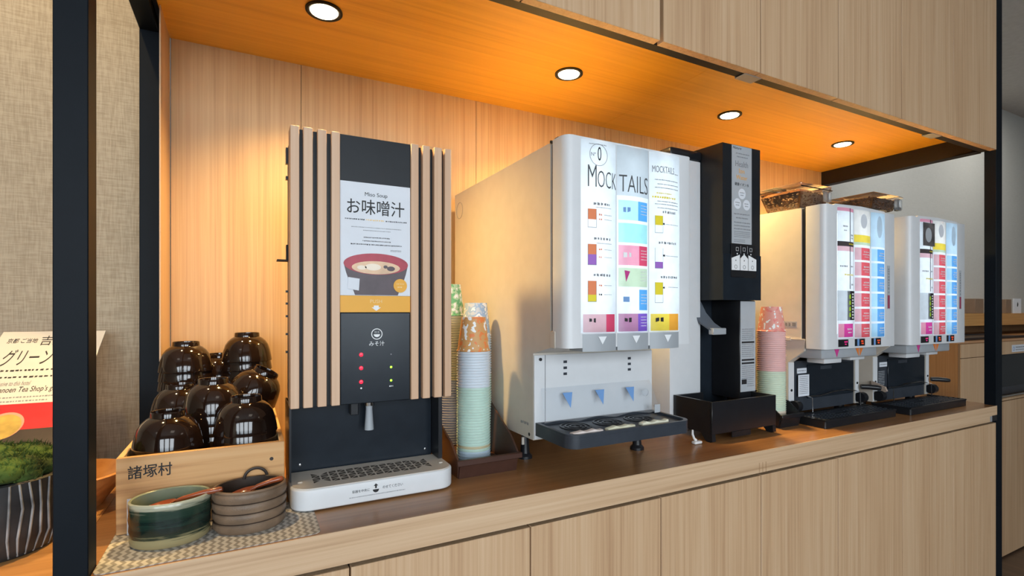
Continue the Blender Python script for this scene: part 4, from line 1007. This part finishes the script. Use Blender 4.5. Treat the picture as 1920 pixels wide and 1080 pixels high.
part('base_board', box(BM(), b0+w, b1-w, by0+w, by1-w, bz0, bz0+.009), PINEY, bx)
txt(bx, '諸塚村', -.1605, -.1040, .9835, 1.0040, by0-.0001, INK, bold=.010, label='black branded characters')
bm = BM(); discY(bm, .037, .9895, by0-.0001, .003, .0003, 14); part('knot', bm, RUST, bx)
solo('price_card', box(BM(), -.1605, -.118, .9495, .9505, .9016, .956), PAPER, 'small white card leaning between the pine box and green pot', 'card')

BR = .0505
def bowl_mesh():
    pr = [(BR, 0), (BR*1.005, .0015), (BR*.972, .012), (BR*.925, .024), (BR*.85, .036), (BR*.74, .0445), (BR*.61, .0505), (BR*.505, .0535), (BR*.495, .0610), (BR*.48, .0625), (BR*.455, .0620), (BR*.44, .0555), (0, .0545)]
    bm = lathe(BM(), pr, n=44)
    lathe(bm, [(BR, 0), (BR*.975, .0006), (BR*.945, .012), (BR*.895, .023), (BR*.81, .035), (BR*.69, .0430), (BR*.3, .050), (0, .0505)], n=44)
    me = bpy.data.meshes.new('lacquer_bowl'); bm.to_mesh(me); bm.free(); me.materials.append(LACQ)
    for p in me.polygons: p.use_smooth = True
    me.set_sharp_from_angle(angle=math.radians(42)); return me
bowl_me = bowl_mesh(); GB = 'black lacquer bowls in the pine box'
def bowl(x, y, z, label, rot=(0, 0, 0)):
    o = bpy.data.objects.new('lacquer_bowl', bowl_me); COL.objects.link(o); o.location = (x, y, z); o.rotation_euler = rot
    return tag(o, label, 'bowl', GB)
def pile(x, y, top, nvis, lab, lower, pitch=.0185, z0=.9108):
    n = max(1, int((top-.0625-z0)/pitch+.5))
    for k in range(n+1):
        z = top-.0625-(n-k)*pitch
        if z < z0-.004: continue
        bowl(x+random.uniform(-.0006, .0006), y, max(z, z0), lab if k == n else lower, (0, 0, random.random()*6))
pile(-.1155, 1.0145, 1.0745, 1, 'upside-down black lacquer bowl at the front left corner of the pine box', 'black lacquer bowl nested under the front left one')
pile(-.0015, 1.0145, 1.0905, 1, 'upside-down black lacquer bowl at the front right of the pine box', 'black lacquer bowl nested under the front right one')
pile(-.0555, 1.102, 1.1140, 1, 'upside-down black lacquer bowl in the middle of the box reflecting a window', 'black lacquer bowl nested under the middle one')
pile(-.1155, 1.190, 1.0975, 1, 'half hidden black lacquer bowl in front of the tall left pile', 'black lacquer bowl nested under the half hidden one')
pile(-.1160, 1.292, 1.1745, 3, 'topmost black lacquer bowl of the tall left pile', 'black lacquer bowl nested in the tall left pile', .0195)
pile(.0000, 1.290, 1.1915, 3, 'topmost black lacquer bowl of the tallest pile beside the miso machine', 'black lacquer bowl nested in the tallest pile beside the miso machine', .0195)
pile(-.0570, 1.365, 1.1415, 1, 'small looking black lacquer bowl at the back between two tall piles', 'black lacquer bowl nested at the back between two tall piles')
pile(-.0010, 1.192, 1.0500, 1, 'black lacquer bowl under the tilted one', 'black lacquer bowl nested low behind the front right one')
bowl(.0080, 1.188, 1.0620, 'tilted black lacquer bowl leaning behind the front right bowl', (math.radians(14), math.radians(26), .3))

def rim_band(prof, c, sx, sy): return lathe(BM(), prof, c, 56, sx, sy)
gp = thing('ceramic_pot', (-.1005, .9085, .9014), 'oval dark green glazed pot with cream rim on the zigzag mat', 'pot')
c = (-.1005, .9085, .9015)
part('wall', lathe(BM(), [(0, 0), (.0465, 0), (.0500, .003), (.0512, .010), (.0500, .016), (.0515, .022), (.0508, .030), (.0520, .038), (.0512, .048), (.0520, .056), (.0518, .0625), (.0500, .0645)], c, 64, 1, .80), GLAZE_G, gp, 'streaky dark green glaze')
part('inside', lathe(BM(), [(.0500, .0645), (.0478, .0630), (.0462, .045), (.0450, .010), (0, .008)], c, 64, 1, .80), GLAZE_I, gp, 'pale celadon glaze inside')
bp_ = thing('ceramic_pot', (.0045, .9095, .9014), 'round brown ribbed stoneware pot with loop handle on the zigzag mat', 'pot')
c = (.0045, .9095, .9015); pr = [(0, 0), (.0475, 0)]
for k in range(4): z = .0005+k*.0152; pr += [(.0485+.0008*k, z+.001), (.0522+.0004*k, z+.006), (.0518+.0004*k, z+.0125), (.0495+.0006*k, z+.0146)]
pr += [(.0525, .0625), (.0515, .0645), (.0490, .0650)]
part('wall', lathe(BM(), pr, c, 64, 1, .82), GLAZE_B, bp_)
bm = BM()
for k in range(1, 4): lathe(bm, [(.0500+.0006*k, -.0008), (.0515+.0006*k, 0), (.0500+.0006*k, .0008)], (c[0], c[1], c[2]+.0005+k*.0152), 64, 1, .82)
part('groove', bm, GLAZE_D, bp_, 'dark grooves between the ribs')
part('inside', lathe(BM(), [(.0490, .0650), (.0470, .0640), (.0465, .050), (.0460, .012), (0, .010)], c, 64, 1, .82), GLAZE_D, bp_)
bm = BM(); tube(bm, [(.003+.017*math.cos(a), .9465, .9635+.017*math.sin(a)*.95) for a in [PI*k/12 for k in range(13)]], .0024, 8); xf(bm, Matrix.Translation((.010, 0, 0))); part('loop_handle', bm, RUST, bp_, 'dark loop handle')
def spoon(p0, p1, tilt, label):
    """wooden spoon from bowl centre p0 to handle end p1"""
    p0, p1 = Vector(p0), Vector(p1); d = (p1-p0)
    t = thing('wooden_spoon', tuple(p0), label, 'spoon', 'red brown spoons in the pots')
    bm = BM(); tube(bm, [p0+d*.18+Vector((0, 0, .000)), p0+d*.35+Vector((0, 0, .002)), p0+d*.7+Vector((0, 0, .002)), p0+d*.95, p1], [.0026, .0034, .0042, .0046, .0030], 10)
    part('handle', bm, SPOON, t)
    a = math.atan2(d.y, d.x); bm = BM()
    lathe(bm, [(0, -.0062), (.008, -.0050), (.0135, -.0018), (.0155, .0024), (.0150, .0030), (.0125, -.0002), (.007, -.0030), (0, -.0040)], n=28, sx=1.35, sy=.95)
    xf(bm, Matrix.Translation(p0) @ Matrix.Rotation(a, 4, 'Z') @ Matrix.Rotation(-tilt, 4, 'Y')); part('spoon_bowl', bm, SPOON, t)
spoon((-.1130, .9080, .9520), (-.0330, .8930, .9690), .2, 'red brown wooden spoon lying across the dark green pot')
spoon((-.0050, .9050, .9545), (.0520, .9060, .9690), .2, 'red brown wooden spoon resting in the brown ribbed pot')

# ------------------------------------------------------------------ left neighbour: side counter with planter, menu card, wooden bowl
sc_ = thing('side_counter', (-1.2, 1.15, 0), 'honey coloured side counter behind the left black post', 'counter')
HON = wood('honey_counter', (.36, .17, .05), (.46, .23, .08), (.54, .29, .11), 'x', fine=90, rough=.4)
part('counter_top', box(BM(), -2.2, -.2145, .80, YB+.011, .868, ZC), HON, sc_); part('counter_base', box(BM(), -2.2, -.216, .84, YB+.011, 0.0005, .8679), SIDEW, sc_)
solo('counter_filler', box(BM(), -.2142, -.1782, .863, YB-.002, .80, ZC-.0005), TOP, 'brown filler strip of the worktop between the black posts', 'worktop')
pot = thing('moss_planter', (-.318, .985, ZC), 'charcoal ribbed ceramic planter with green moss', 'planter')
c = (-.318, .985, ZC); Rp = .076
part('planter_body', lathe(BM(), [(0, 0), (Rp*.80, 0), (Rp*.88, .006), (Rp*.96, .03), (Rp, .075), (Rp*.99, .104), (Rp*.95, .106), (Rp*.92, .094), (0, .092)], c, 48), POTM, pot)
for k in range(40):
    a = 2*PI*k/40
    bm = BM(); P = []
    for (r, z) in ((Rp*.86, .004), (Rp*.97, .03), (Rp*1.005, .07), (Rp*.998, .104)):
        aa = a+.03*math.sin(z*70+k); P.append((c[0]+r*math.cos(aa), c[1]+r*math.sin(aa), ZC+z))
    tube(bm, P, [.0012, .0017, .0017, .0014], 5); part('rib', bm, POTR, pot)
bm = BM()
for k in range(60):
    a, r = random.random()*6.28, Rp*.84*math.sqrt(random.random()); s = random.uniform(.010, .022)
    bmesh.ops.create_icosphere(bm, subdivisions=2, radius=s, matrix=Matrix.Translation((c[0]+r*math.cos(a), c[1]+r*math.sin(a), ZC+.106+.024*(1-(r/Rp)**2)+random.uniform(-.006, .008))) @ Matrix.Diagonal((1.2, 1.1, .75, 1)))
base_pts = [v.co.copy() for v in bm.verts if v.co.z > ZC+.10]
part('moss_cushion', bm, MOSS, pot)
bm = BM()
for p in random.choices(base_pts, k=15000):
    d = Vector((random.gauss(0, .5), random.gauss(0, .5), 1)).normalized()*random.uniform(.004, .009); p = p+Vector((random.gauss(0, .002), random.gauss(0, .002), 0)); s = d.cross(Vector((random.random(), random.random(), .1))).normalized()*.0009
    v = [bm.verts.new(p-s), bm.verts.new(p+s), bm.verts.new(p+d)]; bm.faces.new(v)
part('moss_blades', bm, MOSS, pot, kind='stuff')
# menu card leaning far back
A0, B0 = Vector((0, 1.400, 1.197)), Vector((0, 1.040, .975)); dn = (B0-A0).normalized(); nn = Vector((0, -dn.z, dn.y)); nn = nn if nn.z > 0 else -nn
Lc = (B0-A0).length
def on(x, s, t=0):
    p = A0+dn*s+nn*t; return Vector((x, p.y, p.z))
mc = thing('menu_card', (-.36, 1.04, .96), 'white menu card leaning back behind the moss planter, black text and red photo', 'menu card')
def slab(x0, x1, s0, s1, t0, t1):
    bm = BM(); vs = [bm.verts.new(on(x, s, t)) for x in (x0, x1) for s in (s0, s1) for t in (t0, t1)]
    for f in ((0, 1, 3, 2), (4, 6, 7, 5), (0, 4, 5, 1), (2, 3, 7, 6), (0, 2, 6, 4), (1, 5, 7, 3)): bm.faces.new([vs[i] for i in f])
    bmesh.ops.recalc_face_normals(bm, faces=bm.faces); return bm
CARD = flat('menu_paper', (.62, .60, .57), .6, var=.02)
part('card', slab(-.440, -.274, 0, Lc, -.002, 0), CARD, mc)
part('card_stand', slab(-.40, -.31, Lc-.20, Lc+.004, -.012, -.0021), BLACK, mc)
bm = BM(); prism(bm, [(1.30, ZC+.0005), (1.34, ZC+.0005), (1.345, 1.14), (1.33, 1.14)], 'x', -.37, -.345); part('card_stand', bm, BLACK, mc)
pl = lambda x, z, t: on(x, -z, t+.0002)
txt(mc, '京都 ご当地', -.4250, -.3790, -.0420, -.0250, 0, INK, place=pl); txt(mc, '吉野', -.3740, -.3330, -.0510, -.0170, 0, INK, place=pl)
txt(mc, 'グリーンテ', -.4165, -.3255, -.1180, -.0640, 0, INK, place=pl)
lines(mc, [(-.436, -.290, -.1330, .006), (-.436, -.330, -.1540, .006)], 0, INK, place=pl)
txt(mc, 'Exclusive to this hotel', -.4095, -.3570, -.1790, -.1660, 0, INKG, place=pl); txt(mc, 'Kanoen Tea Shop’s green', -.4005, -.3040, -.2030, -.1830, 0, INK, place=pl)
lines(mc, [(-.436, -.300, -.2130, .004), (-.436, -.320, -.2240, .004)], 0, INKG, place=pl)
part('red_photo', slab(-.439, -.275, .232, .300, .0002, .0006), flat('red_photo_print', (.55, .01, .02), .35, var=.25), mc, 'red photo print')
part('dark_photo', slab(-.439, -.275, .300, Lc-.002, .0002, .0006), flat('dark_photo_print', (.03, .02, .02), .35, var=.25), mc)
def ell(cx, cs, rx, rs, t, n=32): return [on(cx+rx*math.cos(2*PI*k/n), cs+rs*math.sin(2*PI*k/n), t) for k in range(n)]
bm = BM(); bm.faces.new([bm.verts.new(p) for p in ell(-.3640, .288, .026, .034, .0009)]); part('photo_cup', bm, flat('pink_rim_print', (.62, .30, .22), .4), mc)
bm = BM(); bm.faces.new([bm.verts.new(p) for p in ell(-.3640, .291, .0235, .031, .0012)]); part('photo_drink', bm, flat('yellow_drink_print', (.50, .34, .07), .4, var=.3), mc)
# round wooden bowl
wb = lathe(BM(), [(0, 0), (.050, 0), (.054, .006), (.080, .042), (.088, .058), (.084, .060), (.076, .046), (.05, .012), (0, .009)], (-.277, 1.140, ZC), 48)
solo('wooden_bowl', wb, TRAYW, 'round orange wooden bowl behind the left black post beside the pine box', 'bowl')

# ------------------------------------------------------------------ right background
bc = thing('back_counter', (3.7, 1.43, 0), 'oak side counter beyond the right black post with dark open bay', 'counter')
part('left_side', box(BM(), 2.894, 2.914, 1.1315, 1.73, 0.0005, 1.085), SIDEW, bc, 'brown side panel')
part('counter_top', box(BM(), 2.894, 5.6, 1.130, 1.73, 1.0851, 1.090), TOP, bc)
part('front_rail', box(BM(), 2.915, 5.6, 1.130, 1.150, 1.0215, 1.085), V, bc)
part('door', box(BM(), 2.915, 3.20, 1.130, 1.150, .10, 1.0185), V, bc)
part('body', box(BM(), 2.915, 3.2005, 1.151, 1.73, .10, 1.0210), STEELB, bc)
part('bay_back', box(BM(), 3.2010, 5.6, 1.60, 1.73, .10, 1.0210), STEELB, bc)
part('bay_floor', box(BM(), 3.2010, 5.6, 1.131, 1.60, .79, .8000), V, bc)
for x in (3.2010, 3.80, 4.40, 5.0): part('door', box(BM(), x+.002, x+.596, 1.130, 1.150, .012, .7860), V, bc)
bm = BM(); tube(bm, [(3.21, 1.126, .812), (4.3, 1.126, .812)], .0055, 10); part('bay_rail', bm, CHROME, bc, 'brushed metal rail')
part('rail_label', box(BM(), 3.456, 3.72, 1.1290, 1.1298, 1.030, 1.066), PAPER, bc, 'white label with a small blue mark')
lines(bc, [(3.50, 3.70, 1.054, .008), (3.50, 3.69, 1.041, .006)], 1.1289, INKG)
bm = BM(); ringY(bm, 3.478, 1.047, 1.1289, .008, .011, .0003, 20); part('label_mark', bm, BLUETRI, bc)
ap = thing('dark_appliance', (3.66, 1.35, .80), 'dark blue grey appliance front inside the bay of the far counter', 'appliance')
part('housing', box(BM(), 3.225, 4.15, 1.175, 1.58, .8005, 1.0190, .004, 1), DGREY, ap); part('front_glass', box(BM(), 3.235, 4.14, 1.170, 1.1748, .8450, 1.0100), BLUEBLK, ap)
bt = BM(); box(bt, 3.02, 3.96, 1.22, 1.42, 1.0905, 1.0985, .002, 1); box(bt, 3.02, 3.96, 1.22, 1.226, 1.0985, 1.104); box(bt, 3.02, 3.96, 1.414, 1.42, 1.0985, 1.104)
solo('serving_tray', bt, BLACK, 'long black tray on the far side counter', 'tray')
sh = thing('wall_shelf', (4.2, 1.6, 1.09), 'orange oak shelf standing on the far side counter', 'shelf')
SHW = wood('orange_shelf', (.46, .22, .06), (.56, .29, .09), (.64, .35, .12), 'x', rough=.45)
part('board', box(BM(), 3.30, 5.6, 1.45, 1.745, 1.150, 1.2240), SHW, sh); part('back_board', box(BM(), 3.30, 5.6, 1.70, 1.745, 1.0905, 1.1499), SIDEW, sh)
for x in (3.30, 5.58): part('shelf_support', box(BM(), x, x+.02, 1.46, 1.699, 1.0905, 1.1499), SIDEW, sh)
KRAFT = flat('kraft_card', (.22, .15, .10), .7)
for (x0, x1, lab) in ((4.06, 4.175, 'brown kraft box on the orange shelf left of the right black post'), (4.50, 4.585, 'brown kraft box on the orange shelf just right of the black post')):
    solo('kraft_box', box(BM(), x0, x1, 1.50, 1.56, 1.2243, 1.318, .002, 1), KRAFT, lab, 'box')
cd = thing('shelf_card', (4.648, 1.50, 1.2243), 'small white standing card with dark mark on the orange shelf', 'card')
part('card', box(BM(), 4.592, 4.705, 1.490, 1.497, 1.2243, 1.324), PAPER, cd)
bm = BM(); prism(bm, [(4.640, 1.272), (4.652, 1.268), (4.660, 1.286), (4.650, 1.302), (4.642, 1.290)], 'y', 1.4899, 1.4896); part('mark', bm, INK, cd)
